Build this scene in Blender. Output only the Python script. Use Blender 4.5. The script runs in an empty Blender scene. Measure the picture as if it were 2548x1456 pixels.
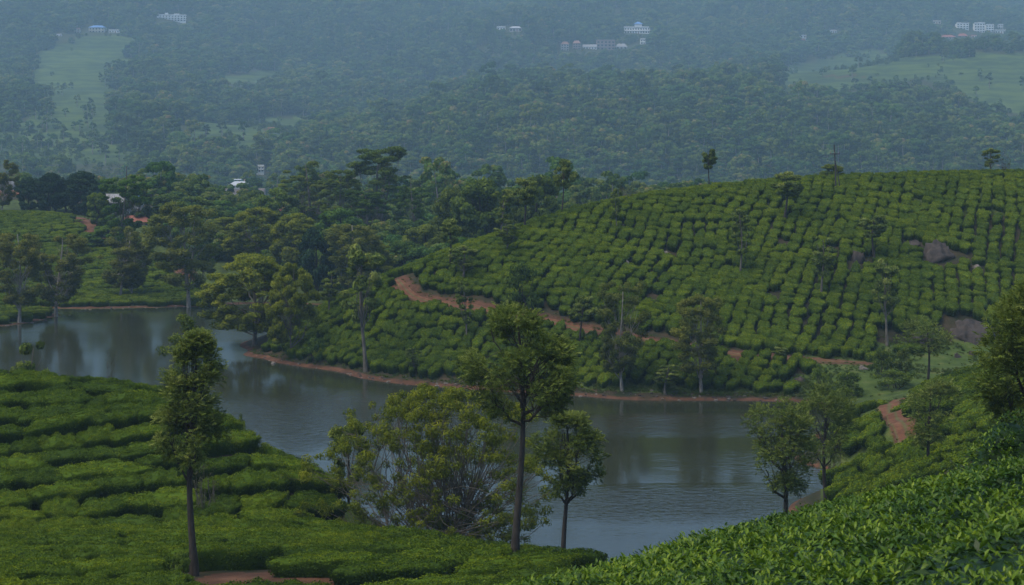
import bpy, math, random
import numpy as np
from mathutils import Matrix, Vector, Euler

# ------------------------------------------------------------------ camera, sky, sun, exposure
SC = bpy.context.scene
COL = SC.collection
CAM_H = 25.0            # eye height above the lake
F = 4041.0              # focal length in design units (2548 units = picture width)
CX, HY = 1274.0, 323.0  # picture centre column and horizon line in design units
cam_d = bpy.data.cameras.new('camera')
cam = bpy.data.objects.new('camera', cam_d); COL.objects.link(cam)
cam.location = (0, 0, CAM_H); cam.rotation_euler = (math.radians(90), 0, 0)
cam_d.sensor_width = 36.0; cam_d.lens = 36.0 * F / 2548.0
cam_d.shift_y = -(728.0 - HY) / 2548.0
cam_d.clip_start = 0.1; cam_d.clip_end = 20000
cam_d.dof.use_dof = True; cam_d.dof.focus_distance = 130; cam_d.dof.aperture_fstop = 9.0
SC.camera = cam

SUN_EL, SUN_AZ = math.radians(62), math.radians(-118)     # azimuth from +Y towards +X
world = bpy.data.worlds.new('World'); SC.world = world; world.use_nodes = True
wn = world.node_tree.nodes; wl = world.node_tree.links
bg = wn['Background']
sky = wn.new('ShaderNodeTexSky'); sky.sky_type = 'NISHITA'; sky.sun_disc = False
sky.sun_elevation = SUN_EL; sky.sun_rotation = SUN_AZ
sky.air_density = 0.8; sky.dust_density = 5.0; sky.ozone_density = 1.0; sky.altitude = 1500
wl.new(sky.outputs[0], bg.inputs[0]); bg.inputs[1].default_value = 0.082
sun_d = bpy.data.lights.new('sun', 'SUN'); sun_d.energy = 1.5; sun_d.angle = math.radians(45)
sun_d.color = (1.0, 0.91, 0.75)
sun = bpy.data.objects.new('sun', sun_d); COL.objects.link(sun)
sv = Vector((math.sin(SUN_AZ) * math.cos(SUN_EL), math.cos(SUN_AZ) * math.cos(SUN_EL), math.sin(SUN_EL)))
sun.rotation_euler = (-sv).to_track_quat('-Z', 'Y').to_euler()
sun.location = (0, 0, 300)
vs = SC.view_settings
vs.view_transform = 'Standard'; vs.look = 'None'; vs.gamma = 1.0; vs.use_curve_mapping = False
vs.exposure = 1.52
SC.render.engine = 'CYCLES'
cy = SC.cycles
cy.use_denoising = True; cy.max_bounces = 5; cy.diffuse_bounces = 2; cy.glossy_bounces = 3
cy.transmission_bounces = 3; cy.transparent_max_bounces = 4; cy.volume_bounces = 1
cy.caustics_reflective = False; cy.caustics_refractive = False

# ------------------------------------------------------------------ small helpers
R0 = np.random.default_rng(11)
def lerp(a, b, t): return a + (b - a) * t
def sstep(a, b, x):
    t = np.clip((x - a) / (b - a), 0, 1); return t * t * (3 - 2 * t)
def norm(v):
    return v / np.maximum(np.linalg.norm(v, axis=-1, keepdims=True), 1e-9)
def hash2(ix, iy, seed):
    n = (ix.astype(np.int64) * 374761393 + iy.astype(np.int64) * 668265263 + seed * 974711) & 0x7fffffff
    n = ((n ^ (n >> 13)) * 1274126177) & 0x7fffffff
    return ((n ^ (n >> 16)) & 0xffff) / 65535.0
def vnoise(x, y, seed=0):
    ix = np.floor(x); iy = np.floor(y); fx = x - ix; fy = y - iy
    fx = fx * fx * (3 - 2 * fx); fy = fy * fy * (3 - 2 * fy)
    a = hash2(ix, iy, seed); b = hash2(ix + 1, iy, seed); c = hash2(ix, iy + 1, seed); d = hash2(ix + 1, iy + 1, seed)
    return lerp(lerp(a, b, fx), lerp(c, d, fx), fy) * 2 - 1
def fbm(x, y, seed=0, oct=4):
    s = 0; a = 1; t = 0
    for k in range(oct):
        s = s + a * vnoise(x * 2 ** k, y * 2 ** k, seed + k * 17); t += a; a *= 0.5
    return s / t
def inpoly(px, py, poly):
    px = np.asarray(px, float); py = np.asarray(py, float)
    r = np.zeros(px.shape, bool); n = len(poly)
    for i in range(n):
        x1, y1 = poly[i]; x2, y2 = poly[(i + 1) % n]
        c = ((y1 > py) != (y2 > py)) & (px < (x2 - x1) * (py - y1) / ((y2 - y1) or 1e-9) + x1)
        r ^= c
    return r
def project(X, Y, Z):   # world -> design units
    return CX + F * X / Y, HY + F * (CAM_H - Z) / Y

def mesh_np(name, V, faces, mat=None, smooth=False, tint=None, mats=None, mat_idx=None):
    """faces: list of int arrays (M,3) or (M,4)"""
    me = bpy.data.meshes.new(name)
    V = np.asarray(V, np.float32)
    me.vertices.add(len(V)); me.vertices.foreach_set('co', V.ravel())
    faces = [np.asarray(f, np.int32) for f in faces if len(f)]
    loops = np.concatenate([f.ravel() for f in faces]); tot = np.concatenate([np.full(len(f), f.shape[1], np.int32) for f in faces])
    start = np.concatenate([[0], np.cumsum(tot)[:-1]]).astype(np.int32)
    me.loops.add(len(loops)); me.loops.foreach_set('vertex_index', loops)
    me.polygons.add(len(tot)); me.polygons.foreach_set('loop_start', start); me.polygons.foreach_set('loop_total', tot)
    if smooth: me.polygons.foreach_set('use_smooth', np.ones(len(tot), bool))
    for m in (mats or ([mat] if mat else [])): me.materials.append(m)
    if mat_idx is not None: me.polygons.foreach_set('material_index', np.asarray(mat_idx, np.int32))
    if tint is not None:
        at = me.attributes.new('tint', 'FLOAT', 'POINT'); at.data.foreach_set('value', np.asarray(tint, np.float32))
    me.update(); me.validate()
    return me
def obj(name, me, parent=None, loc=None, kind=None, label=None, cat=None, group=None):
    o = bpy.data.objects.new(name, me); COL.objects.link(o)
    if parent is not None: o.parent = parent
    if loc is not None: o.location = loc
    if kind: o['kind'] = kind
    if label: o['label'] = label
    if cat: o['category'] = cat
    if group: o['group'] = group
    return o
def thing(name, label, cat, loc=(0, 0, 0), rz=0.0, group=None):
    o = obj(name, None, None, loc, None, label, cat, group); o.rotation_euler = (0, 0, rz)
    o.empty_display_size = 0.3
    return o

class MB:   # mesh builder for boxes, prisms and tubes
    def __init__(s): s.v = []; s.f = []; s.n = 0
    def add(s, V, Fs):
        s.v.append(np.asarray(V, float)); s.f += [tuple(int(i) + s.n for i in f) for f in Fs]; s.n += len(V); return s
    def box(s, x0, x1, y0, y1, z0, z1):
        V = [(x, y, z) for z in (z0, z1) for y in (y0, y1) for x in (x0, x1)]
        return s.add(V, [(0, 2, 3, 1), (4, 5, 7, 6), (0, 1, 5, 4), (1, 3, 7, 5), (3, 2, 6, 7), (2, 0, 4, 6)])
    def hip(s, x0, x1, y0, y1, z0, z1, ins):
        ym = (y0 + y1) / 2
        V = [(x0, y0, z0), (x1, y0, z0), (x1, y1, z0), (x0, y1, z0), (x0 + ins, ym, z1), (x1 - ins, ym, z1)]
        return s.add(V, [(0, 1, 5, 4), (1, 2, 5), (2, 3, 4, 5), (3, 0, 4), (3, 2, 1, 0)])
    def mesh(s, name, mat):
        me = bpy.data.meshes.new(name); me.from_pydata([tuple(p) for p in np.concatenate(s.v)], [], s.f)
        me.materials.append(mat); me.update(); return me

# ------------------------------------------------------------------ materials
def mat_new(name):
    m = bpy.data.materials.new(name); m.use_nodes = True
    return m, m.node_tree.nodes, m.node_tree.links, m.node_tree.nodes['Principled BSDF'], m.node_tree.nodes['Material Output']
def ramp(n, cols):
    r = n.new('ShaderNodeValToRGB'); el = r.color_ramp.elements
    while len(el) < len(cols): el.new(0.5)
    for e, (p, c) in zip(el, cols): e.position = p; e.color = (*c, 1)
    return r
def noise(n, l, scale, detail=4, coord=None, rough=0.55):
    t = n.new('ShaderNodeTexNoise'); t.inputs['Scale'].default_value = scale
    t.inputs['Detail'].default_value = detail; t.inputs['Roughness'].default_value = rough
    if coord is not None: l.new(coord, t.inputs['Vector'])
    return t
def math_n(n, l, op, a, b=None, clamp=False):
    m = n.new('ShaderNodeMath'); m.operation = op; m.use_clamp = clamp
    for i, q in enumerate((a, b)):
        if q is None: continue
        if hasattr(q, 'links'): l.new(q, m.inputs[i])
        else: m.inputs[i].default_value = q
    return m.outputs[0]
def leaf_mat(name, cols, rand=0.25, transl=0.3, rough=0.6, patch=0.0, patch_scale=0.12, spec=0.08, huev=0.0):
    """foliage: colour from the per-leaf tint, the plant's own random number and large soft patches"""
    m, n, l, p, out = mat_new(name)
    at = n.new('ShaderNodeAttribute'); at.attribute_name = 'tint'
    oi = n.new('ShaderNodeObjectInfo')
    v = at.outputs['Fac']
    r = math_n(n, l, 'MULTIPLY', math_n(n, l, 'SUBTRACT', oi.outputs['Random'], 0.5), rand)
    v = math_n(n, l, 'ADD', v, r)
    if patch:
        ge = n.new('ShaderNodeNewGeometry')
        nz = noise(n, l, patch_scale, 3, ge.outputs['Position'])
        v = math_n(n, l, 'ADD', v, math_n(n, l, 'MULTIPLY', math_n(n, l, 'SUBTRACT', nz.outputs[0], 0.5), patch))
    rp = ramp(n, cols); l.new(v, rp.inputs[0])
    colr = rp.outputs[0]
    if huev:
        hs = n.new('ShaderNodeHueSaturation')
        wn_ = n.new('ShaderNodeTexWhiteNoise'); wn_.noise_dimensions = '1D'; l.new(oi.outputs['Random'], wn_.inputs['W'])
        l.new(math_n(n, l, 'ADD', math_n(n, l, 'MULTIPLY', wn_.outputs[0], huev), 0.5 - huev / 2), hs.inputs['Hue'])
        l.new(colr, hs.inputs['Color']); colr = hs.outputs[0]
    l.new(colr, p.inputs['Base Color']); p.inputs['Roughness'].default_value = rough
    p.inputs['Specular IOR Level'].default_value = spec
    if transl:
        t = n.new('ShaderNodeBsdfTranslucent'); l.new(colr, t.inputs[0])
        mx = n.new('ShaderNodeMixShader'); mx.inputs[0].default_value = transl
        l.new(p.outputs[0], mx.inputs[1]); l.new(t.outputs[0], mx.inputs[2]); l.new(mx.outputs[0], out.inputs[0])
    return m
def plain(name, c, rough=0.8, var=0.15, scale=3.0, spec=0.3, metal=0.0):
    m, n, l, p, out = mat_new(name)
    tc = n.new('ShaderNodeTexCoord')
    nz = noise(n, l, scale, 5, tc.outputs['Object'])
    a = tuple(max(0, x * (1 - var)) for x in c); b = tuple(min(1, x * (1 + var)) for x in c)
    rp = ramp(n, [(0.3, a), (0.7, b)]); l.new(nz.outputs[0], rp.inputs[0]); l.new(rp.outputs[0], p.inputs['Base Color'])
    p.inputs['Roughness'].default_value = rough; p.inputs['Specular IOR Level'].default_value = spec; p.inputs['Metallic'].default_value = metal
    return m
def bark_mat(name, a, b, scale=6.0):
    m, n, l, p, out = mat_new(name)
    tc = n.new('ShaderNodeTexCoord'); mp = n.new('ShaderNodeMapping'); mp.inputs['Scale'].default_value = (1, 1, 0.35)
    l.new(tc.outputs['Object'], mp.inputs[0])
    nz = noise(n, l, scale, 6, mp.outputs[0], 0.65)
    rp = ramp(n, [(0.35, a), (0.68, b)]); l.new(nz.outputs[0], rp.inputs[0]); l.new(rp.outputs[0], p.inputs['Base Color'])
    p.inputs['Roughness'].default_value = 0.9
    bp = n.new('ShaderNodeBump'); bp.inputs['Strength'].default_value = 0.6; bp.inputs['Distance'].default_value = 0.03
    l.new(nz.outputs[0], bp.inputs['Height']); l.new(bp.outputs[0], p.inputs['Normal'])
    return m

M = {}
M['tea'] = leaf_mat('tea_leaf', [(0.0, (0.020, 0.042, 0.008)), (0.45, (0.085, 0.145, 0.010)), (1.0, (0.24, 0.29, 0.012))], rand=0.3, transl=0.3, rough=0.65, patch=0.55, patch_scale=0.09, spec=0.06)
M['tea_near'] = leaf_mat('tea_leaf_near', [(0.0, (0.015, 0.040, 0.010)), (0.4, (0.05, 0.11, 0.012)), (0.75, (0.14, 0.225, 0.014)), (1.0, (0.26, 0.34, 0.025))], rand=0.1, transl=0.3, rough=0.4, patch=0.15, patch_scale=1.2, spec=0.22)
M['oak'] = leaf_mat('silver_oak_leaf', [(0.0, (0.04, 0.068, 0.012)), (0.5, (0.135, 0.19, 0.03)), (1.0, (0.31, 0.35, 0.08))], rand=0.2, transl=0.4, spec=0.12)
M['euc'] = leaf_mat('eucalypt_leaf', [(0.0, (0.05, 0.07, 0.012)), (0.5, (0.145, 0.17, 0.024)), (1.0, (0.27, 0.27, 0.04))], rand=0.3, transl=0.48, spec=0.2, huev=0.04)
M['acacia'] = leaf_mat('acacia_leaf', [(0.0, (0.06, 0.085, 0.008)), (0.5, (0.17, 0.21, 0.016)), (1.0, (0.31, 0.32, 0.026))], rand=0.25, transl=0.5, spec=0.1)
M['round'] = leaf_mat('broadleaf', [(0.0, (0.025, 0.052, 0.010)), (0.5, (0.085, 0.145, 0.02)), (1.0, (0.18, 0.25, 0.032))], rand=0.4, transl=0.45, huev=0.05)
M['dark'] = leaf_mat('dark_conifer_leaf', [(0.0, (0.008, 0.022, 0.014)), (0.5, (0.018, 0.045, 0.02)), (1.0, (0.04, 0.08, 0.03))], rand=0.2, transl=0.1)
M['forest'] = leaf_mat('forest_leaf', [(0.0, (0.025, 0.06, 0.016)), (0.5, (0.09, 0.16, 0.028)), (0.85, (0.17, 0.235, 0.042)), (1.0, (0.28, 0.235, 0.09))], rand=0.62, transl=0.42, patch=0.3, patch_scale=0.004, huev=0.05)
M['twig'] = leaf_mat('dry_twig_leaf', [(0.0, (0.04, 0.045, 0.02)), (1.0, (0.10, 0.10, 0.05))], transl=0.1)
M['bark_dark'] = bark_mat('dark_bark', (0.016, 0.012, 0.009), (0.055, 0.044, 0.034))
M['bark_pale'] = bark_mat('pale_bark', (0.14, 0.12, 0.10), (0.38, 0.34, 0.29), 3.0)
M['bark_grey'] = bark_mat('grey_bark', (0.06, 0.052, 0.042), (0.17, 0.15, 0.12), 5.0)
M['rock'] = bark_mat('dark_rock', (0.014, 0.011, 0.010), (0.07, 0.054, 0.045), 1.6)
M['rock_pale'] = bark_mat('pale_rock', (0.09, 0.08, 0.07), (0.22, 0.19, 0.16), 2.0)

def ground_mat():
    m, n, l, p, out = mat_new('ground_cover')
    at = n.new('ShaderNodeAttribute'); at.attribute_name = 'zone'
    sep = n.new('ShaderNodeSeparateColor'); l.new(at.outputs['Color'], sep.inputs[0])
    ge = n.new('ShaderNodeNewGeometry'); pos = ge.outputs['Position']
    n1 = noise(n, l, 0.8, 6, pos); n2 = noise(n, l, 0.05, 5, pos); n3 = noise(n, l, 5.0, 4, pos)
    leafy = ramp(n, [(0.3, (0.02, 0.028, 0.011)), (0.6, (0.045, 0.036, 0.02)), (0.8, (0.085, 0.05, 0.03))]); l.new(n1.outputs[0], leafy.inputs[0])
    soil = ramp(n, [(0.25, (0.045, 0.024, 0.014)), (0.55, (0.10, 0.048, 0.027)), (0.8, (0.165, 0.084, 0.05))]); l.new(n1.outputs[0], soil.inputs[0])
    grass = ramp(n, [(0.25, (0.03, 0.052, 0.012)), (0.55, (0.062, 0.095, 0.018)), (0.8, (0.12, 0.125, 0.04))]); l.new(n1.outputs[0], grass.inputs[0])
    # far open tea fields: contour rows and darker drains
    wv = n.new('ShaderNodeTexWave'); wv.wave_type = 'BANDS'; wv.bands_direction = 'Z'
    wv.inputs['Scale'].default_value = 0.06; wv.inputs['Distortion'].default_value = 9.0; wv.inputs['Detail'].default_value = 3; wv.inputs['Detail Scale'].default_value = 0.6
    l.new(pos, wv.inputs['Vector'])
    n4 = noise(n, l, 0.012, 5, pos)
    fv = math_n(n, l, 'ADD', math_n(n, l, 'MULTIPLY', wv.outputs['Fac'], 0.42), math_n(n, l, 'SUBTRACT', math_n(n, l, 'MULTIPLY', n4.outputs[0], 1.3), 0.33))
    field = ramp(n, [(0.15, (0.012, 0.028, 0.010)), (0.45, (0.034, 0.064, 0.014)), (0.8, (0.085, 0.125, 0.02))]); l.new(fv, field.inputs[0])
    cur = leafy.outputs[0]
    for ch, src in ((2, field), (1, grass), (0, soil)):
        mx = n.new('ShaderNodeMix'); mx.data_type = 'RGBA'
        fac = sep.outputs[ch]
        # ragged zone edges
        f2 = math_n(n, l, 'ADD', fac, math_n(n, l, 'MULTIPLY', math_n(n, l, 'SUBTRACT', n1.outputs[0], 0.5), 0.7))
        f3 = math_n(n, l, 'MULTIPLY', math_n(n, l, 'SUBTRACT', f2, 0.32), 2.8, clamp=True)
        l.new(f3, mx.inputs[0]); l.new(cur, mx.inputs[6]); l.new(src.outputs[0], mx.inputs[7]); cur = mx.outputs[2]
    l.new(cur, p.inputs['Base Color']); p.inputs['Roughness'].default_value = 0.95; p.inputs['Specular IOR Level'].default_value = 0.15
    bp = n.new('ShaderNodeBump'); bp.inputs['Strength'].default_value = 0.7; bp.inputs['Distance'].default_value = 0.12
    l.new(n3.outputs[0], bp.inputs['Height']); l.new(bp.outputs[0], p.inputs['Normal'])
    return m
M['ground'] = ground_mat()
def track_mat():
    m, n, l, p, out = mat_new('red_earth_track')
    at = n.new('ShaderNodeAttribute'); at.attribute_name = 'tint'
    ge = n.new('ShaderNodeNewGeometry')
    n1 = noise(n, l, 1.3, 7, ge.outputs['Position'], 0.65)
    soil = ramp(n, [(0.2, (0.065, 0.030, 0.017)), (0.5, (0.13, 0.058, 0.032)), (0.8, (0.21, 0.105, 0.06))]); l.new(n1.outputs[0], soil.inputs[0])
    grass = ramp(n, [(0.3, (0.06, 0.07, 0.025)), (0.7, (0.12, 0.12, 0.05))]); l.new(n1.outputs[0], grass.inputs[0])
    mx = n.new('ShaderNodeMix'); mx.data_type = 'RGBA'
    f2 = math_n(n, l, 'ADD', at.outputs['Fac'], math_n(n, l, 'SUBTRACT', n1.outputs[0], 0.62), clamp=True)
    f3 = math_n(n, l, 'MULTIPLY', f2, 1.6, clamp=True)
    l.new(f3, mx.inputs[0]); l.new(soil.outputs[0], mx.inputs[6]); l.new(grass.outputs[0], mx.inputs[7])
    l.new(mx.outputs[2], p.inputs['Base Color']); p.inputs['Roughness'].default_value = 0.95; p.inputs['Specular IOR Level'].default_value = 0.15
    bp = n.new('ShaderNodeBump'); bp.inputs['Strength'].default_value = 0.5; bp.inputs['Distance'].default_value = 0.06
    l.new(n1.outputs[0], bp.inputs['Height']); l.new(bp.outputs[0], p.inputs['Normal'])
    return m
M['track'] = track_mat()
def water_mat():
    m, n, l, p, out = mat_new('lake_water')
    ge = n.new('ShaderNodeNewGeometry'); pos = ge.outputs['Position']
    p.inputs['Base Color'].default_value = (0.026, 0.030, 0.018, 1); p.inputs['IOR'].default_value = 1.333
    p.inputs['Roughness'].default_value = 0.10
    mp = n.new('ShaderNodeMapping'); mp.inputs['Scale'].default_value = (0.55, 1.0, 1.0); l.new(pos, mp.inputs[0])
    fine = noise(n, l, 1.9, 3, mp.outputs[0]); swell = noise(n, l, 0.28, 2, mp.outputs[0])
    mp2 = n.new('ShaderNodeMapping'); mp2.inputs['Scale'].default_value = (0.6, 1.3, 1.0); mp2.inputs['Location'].default_value = WIND_OFF; l.new(pos, mp2.inputs[0])
    wind = noise(n, l, 0.035, 3, mp2.outputs[0], 0.5)
    # patches of the lake ruffled by wind
    acc = math_n(n, l, 'MULTIPLY', math_n(n, l, 'SUBTRACT', wind.outputs[0], 0.5), 1.6)
    wsum = None
    for cx_, cy_, rx_, ry_ in ((-14, 141, 15, 15), (15, 138, 15, 5.5), (10, 109, 13, 6), (-42, 150, 8, 4)):
        m3 = n.new('ShaderNodeMapping'); m3.vector_type = 'POINT'; m3.inputs['Location'].default_value = (-cx_ / rx_, -cy_ / ry_, 0); m3.inputs['Scale'].default_value = (1 / rx_, 1 / ry_, 0)
        l.new(pos, m3.inputs[0]); ln_ = n.new('ShaderNodeVectorMath'); ln_.operation = 'LENGTH'; l.new(m3.outputs[0], ln_.inputs[0])
        w1 = math_n(n, l, 'SUBTRACT', 1.15, ln_.outputs['Value'], clamp=True)
        wsum = w1 if wsum is None else math_n(n, l, 'MAXIMUM', wsum, w1)
    wr_ = math_n(n, l, 'MULTIPLY', math_n(n, l, 'ADD', wsum, acc), 1.6, clamp=True)
    amp = math_n(n, l, 'ADD', math_n(n, l, 'MULTIPLY', wr_, 2.2), 0.04)
    h = math_n(n, l, 'ADD', math_n(n, l, 'MULTIPLY', fine.outputs[0], amp), math_n(n, l, 'MULTIPLY', swell.outputs[0], 0.12))
    bp = n.new('ShaderNodeBump'); bp.inputs['Strength'].default_value = 1.0; bp.inputs['Distance'].default_value = 0.06
    l.new(h, bp.inputs['Height']); l.new(bp.outputs[0], p.inputs['Normal'])
    return m
WIND_OFF = (3.0, 7.0, 0)
M['water'] = water_mat()

# ------------------------------------------------------------------ terrain: control points of the near hills
CP = []
def V(px, py, Z, h=0.8): CP.append((px, Z, CAM_H - (py - HY) / F * Z - h))
def S(px, py): CP.append((px, CAM_H * F / (py - HY), 0.0))
def G(px, Z, z): CP.append((px, Z, z))
# near bank (right foreground)
for px, py, Z in ((2750, 1105, 23), (2548, 1128, 22), (2250, 1160, 20), (2050, 1215, 19), (1780, 1295, 17.5), (1600, 1340, 16.5), (1400, 1395, 15.5), (1150, 1450, 14.5)): V(px, py, Z, 0.95)
for px, Z, z in ((2400, 8, 21.75), (2800, 8, 22.1), (1900, 8, 21.6), (1400, 8, 21.3), (800, 8, 20.4), (200, 8, 20), (2400, 3, 22.9), (1274, 3, 22.8), (200, 3, 22.4), (2200, 13, 21.2), (1700, 12, 20.95), (2700, 14, 21.6), (1250, 11.5, 20.7)): G(px, Z, z)
for px, zs in ((0, (17, 14, 11, 8.6)), (600, (17, 14, 11, 8.6)), (1000, (17.5, 14, 11, 8.6)), (1400, (18.4, 14.5, 11, 8.3)), (1800, (19, 14.8, 11.5, 8.5)), (2250, (19.8, 16, 13, 10)), (2650, (20.8, 17.5, 14, 11))):
    for Z, z in zip((20 if px < 1700 else 23, 30, 40, 52), zs): G(px, Z, z)
# bottom tea bed
for a in ((0, 1335, 72), (400, 1318, 75), (800, 1312, 77), (1080, 1335, 76), (1380, 1385, 72), (0, 1456, 60), (1000, 1456, 61), (250, 1400, 65)): V(*a)
for a in ((485, 1430, 66), (700, 1440, 63.5), (1285, 1405, 66)): V(*a, 0.1)
# left foreground hill
for a in ((100, 1300, 80), (400, 1300, 80), (650, 1300, 80), (785, 1300, 80), (0, 1200, 84), (300, 1200, 84), (600, 1200, 83.5), (0, 1100, 88.5), (300, 1100, 88.5), (550, 1130, 87), (0, 1000, 93.5), (250, 1000, 93.5), (480, 1020, 92),
          (-250, 925, 99), (0, 928, 98.5), (200, 943, 97.5), (420, 968, 96), (560, 1043, 92), (620, 1073, 90), (680, 1113, 88), (760, 1153, 86.5), (800, 1223, 83.5), (825, 1280, 80.5)): V(*a)
for a in ((-250, 124, 0), (0, 124, 0), (200, 122, 0), (420, 117, 0), (560, 112, 0), (680, 107, 0), (780, 101, 0), (850, 95, 0), (890, 92, 0), (980, 90, 0), (1100, 90, 0), (1250, 89, 0), (1400, 87, 0), (1550, 84, 0), (1700, 87, 0), (1850, 93, 0), (2000, 101, 0),
          (880, 82, 2.8), (1000, 84, 2.5), (1150, 84, 2.2), (1400, 80, 2.6), (1700, 76, 4), (1850, 80, 4.2), (2000, 88, 3.4), (2100, 98, 3.0), (1600, 70, 5.5), (1900, 66, 7.2), (2250, 75, 7.2), (2500, 75, 9), (2500, 88, 7)): G(*a)
# lake bed
for px, Z in ((-300, 165), (0, 150), (0, 180), (100, 165), (300, 150), (300, 175), (300, 205), (450, 145), (450, 175), (450, 212), (520, 195), (560, 150), (560, 205), (600, 215), (650, 135), (690, 212), (700, 155), (780, 217), (800, 125), (900, 145), (950, 115), (1100, 105), (1100, 135), (1300, 105), (1300, 135), (1500, 100), (1500, 130), (1700, 105), (1700, 135), (1850, 110), (1900, 132), (2000, 118), (2020, 137)): G(px, Z, -1.6)
# right bank with the small road
for a in ((2060, 1010), (2085, 1060), (2095, 1110), (2080, 1170), (2030, 1225)): S(*a)
for a in ((2120, 1185, 112, .5), (2190, 1160, 106), (2330, 1150, 101), (2450, 1100, 101), (2548, 1085, 97), (2140, 1050, 125), (2160, 990, 133), (2400, 1000, 122), (2480, 1000, 118), (2548, 900, 128), (2400, 932, 134), (2500, 885, 138), (2700, 850, 138), (2700, 1000, 112), (2250, 976, 137)): V(*a)
for a in ((2270, 1100, 110), (2225, 1045, 120), (2200, 1020, 125), (2240, 998, 133)): V(*a, 0.0)
for a in ((2180, 146, .9), (2250, 148, 1.0), (2400, 150, 1.6), (2550, 152, 2.5), (2750, 152, 3)): G(*a)
# peninsula and the big tea hill
for a in ((590, 887), (640, 893), (700, 905), (820, 925), (920, 945), (1000, 958), (1100, 965), (1230, 973), (1380, 980), (1500, 988), (1700, 996), (1900, 1000), (2010, 1000), (2035, 1003), (620, 872)): S(*a)
PATH = [(985, 684, 181), (1000, 705, 178.5), (1040, 740, 175), (1140, 757, 172), (1250, 775, 169), (1350, 795, 167), (1480, 825, 164), (1650, 852, 161), (1760, 868, 159.5), (1870, 885, 158), (2000, 893, 159), (2170, 902, 160)]
for a in PATH: V(*a, 0.0)
for a in ((1000, 674, 184), (1150, 614, 187), (1300, 568, 190), (1450, 524, 194), (1600, 489, 197), (1750, 469, 200), (1900, 464, 201), (2100, 459, 202), (2300, 451, 203), (2548, 446, 203), (2750, 443, 203), (900, 714, 185), (780, 772, 186), (690, 835, 184),
          (1300, 680, 176), (1500, 650, 180), (1500, 750, 169.5), (1700, 680, 178), (1800, 600, 186), (1800, 750, 170), (2100, 600, 186), (2100, 750, 171), (2400, 600, 187), (2400, 720, 176), (2548, 600, 187), (2700, 600, 187), (1800, 530, 193), (2100, 530, 193), (2400, 530, 194), (2700, 530, 194), (1500, 570, 188), (1150, 700, 177),
          (1000, 850, 168), (1000, 800, 172), (1000, 900, 163.5), (900, 850, 172), (900, 900, 168), (800, 830, 176), (800, 880, 171.5), (700, 872, 178), (1150, 850, 165), (1150, 920, 160), (1300, 850, 163), (1300, 920, 158), (1500, 900, 157), (1600, 920, 155), (1800, 940, 153.5), (1900, 940, 153)): V(*a)
for a in ((1600, 972, 151.5), (2020, 980, 151), (2100, 950, 153), (2150, 920, 157), (2100, 890, 163), (2300, 880, 165), (2450, 868, 167), (2300, 915, 158), (2700, 850, 167)): V(*a, 0.0)
for px, Z, z in ((700, 202, -.3), (800, 207, -.3), (900, 214, -.2), (1000, 205, 5), (1000, 222, 1.5), (1150, 212, 7), (1300, 218, 9), (1450, 225, 10), (1600, 230, 11), (1900, 235, 11), (2200, 240, 11), (2548, 240, 12), (2800, 240, 12), (620, 200, -1)): G(px, Z, z)
# left far hill
for a in ((-300, 818), (0, 815), (100, 800), (180, 785), (205, 772), (300, 768), (460, 765), (620, 767), (750, 764), (860, 760)): S(*a)
for a in ((0, 760, 225), (0, 700, 245), (0, 620, 270), (-250, 620, 270), (-250, 525, 300), (0, 527, 300), (100, 523, 300), (300, 700, 246), (400, 720, 240), (500, 640, 270), (150, 640, 264), (600, 700, 250), (800, 690, 255)): V(*a)
for a in ((200, 542, 296), (225, 580, 281), (380, 625, 268), (440, 650, 259)): V(*a, 0)
for px, Z, z in ((-250, 335, 11.5), (0, 335, 11.5), (300, 335, 9.5), (500, 320, 6), (700, 300, 4), (900, 270, 4), (1100, 260, 4), (1300, 265, 5), (900, 232, .6), (1000, 240, 2), (1500, 280, 4), (2000, 290, 4), (2548, 290, 5),
                 (-250, 430, 4), (0, 430, 4), (500, 430, 0), (1000, 430, -1), (1500, 430, -1), (2000, 430, 0), (2548, 430, 0), (2800, 430, 0), (0, 560, 3), (800, 560, -2), (1600, 560, -2), (2500, 560, 0)): G(px, Z, z)
CPA = np.array(CP, float)
def feat(px, Z): return np.stack([(px - CX) / F * 4.0, np.log(Z) * 10.0], -1)
def tpsk(d2): return 0.5 * d2 * np.log(d2 + 1e-9)
FP = feat(CPA[:, 0], CPA[:, 1]); nC = len(FP)
d2 = ((FP[:, None] - FP[None]) ** 2).sum(-1)
A = np.zeros((nC + 3, nC + 3)); A[:nC, :nC] = tpsk(d2) + np.eye(nC) * 0.02
A[:nC, nC] = 1; A[:nC, nC + 1:] = FP; A[nC:, :nC] = A[:nC, nC:].T
TW = np.linalg.solve(A, np.concatenate([CPA[:, 2], np.zeros(3)]))
def tps(px, Z):
    q = feat(px, Z); sh = q.shape[:-1]; q = q.reshape(-1, 2); o = np.zeros(len(q))
    for i in range(0, len(q), 20000):
        b = q[i:i + 20000]
        o[i:i + 20000] = tpsk(((b[:, None] - FP[None]) ** 2).sum(-1)) @ TW[:nC] + TW[nC] + b @ TW[nC + 1:]
    return o.reshape(sh)

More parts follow.
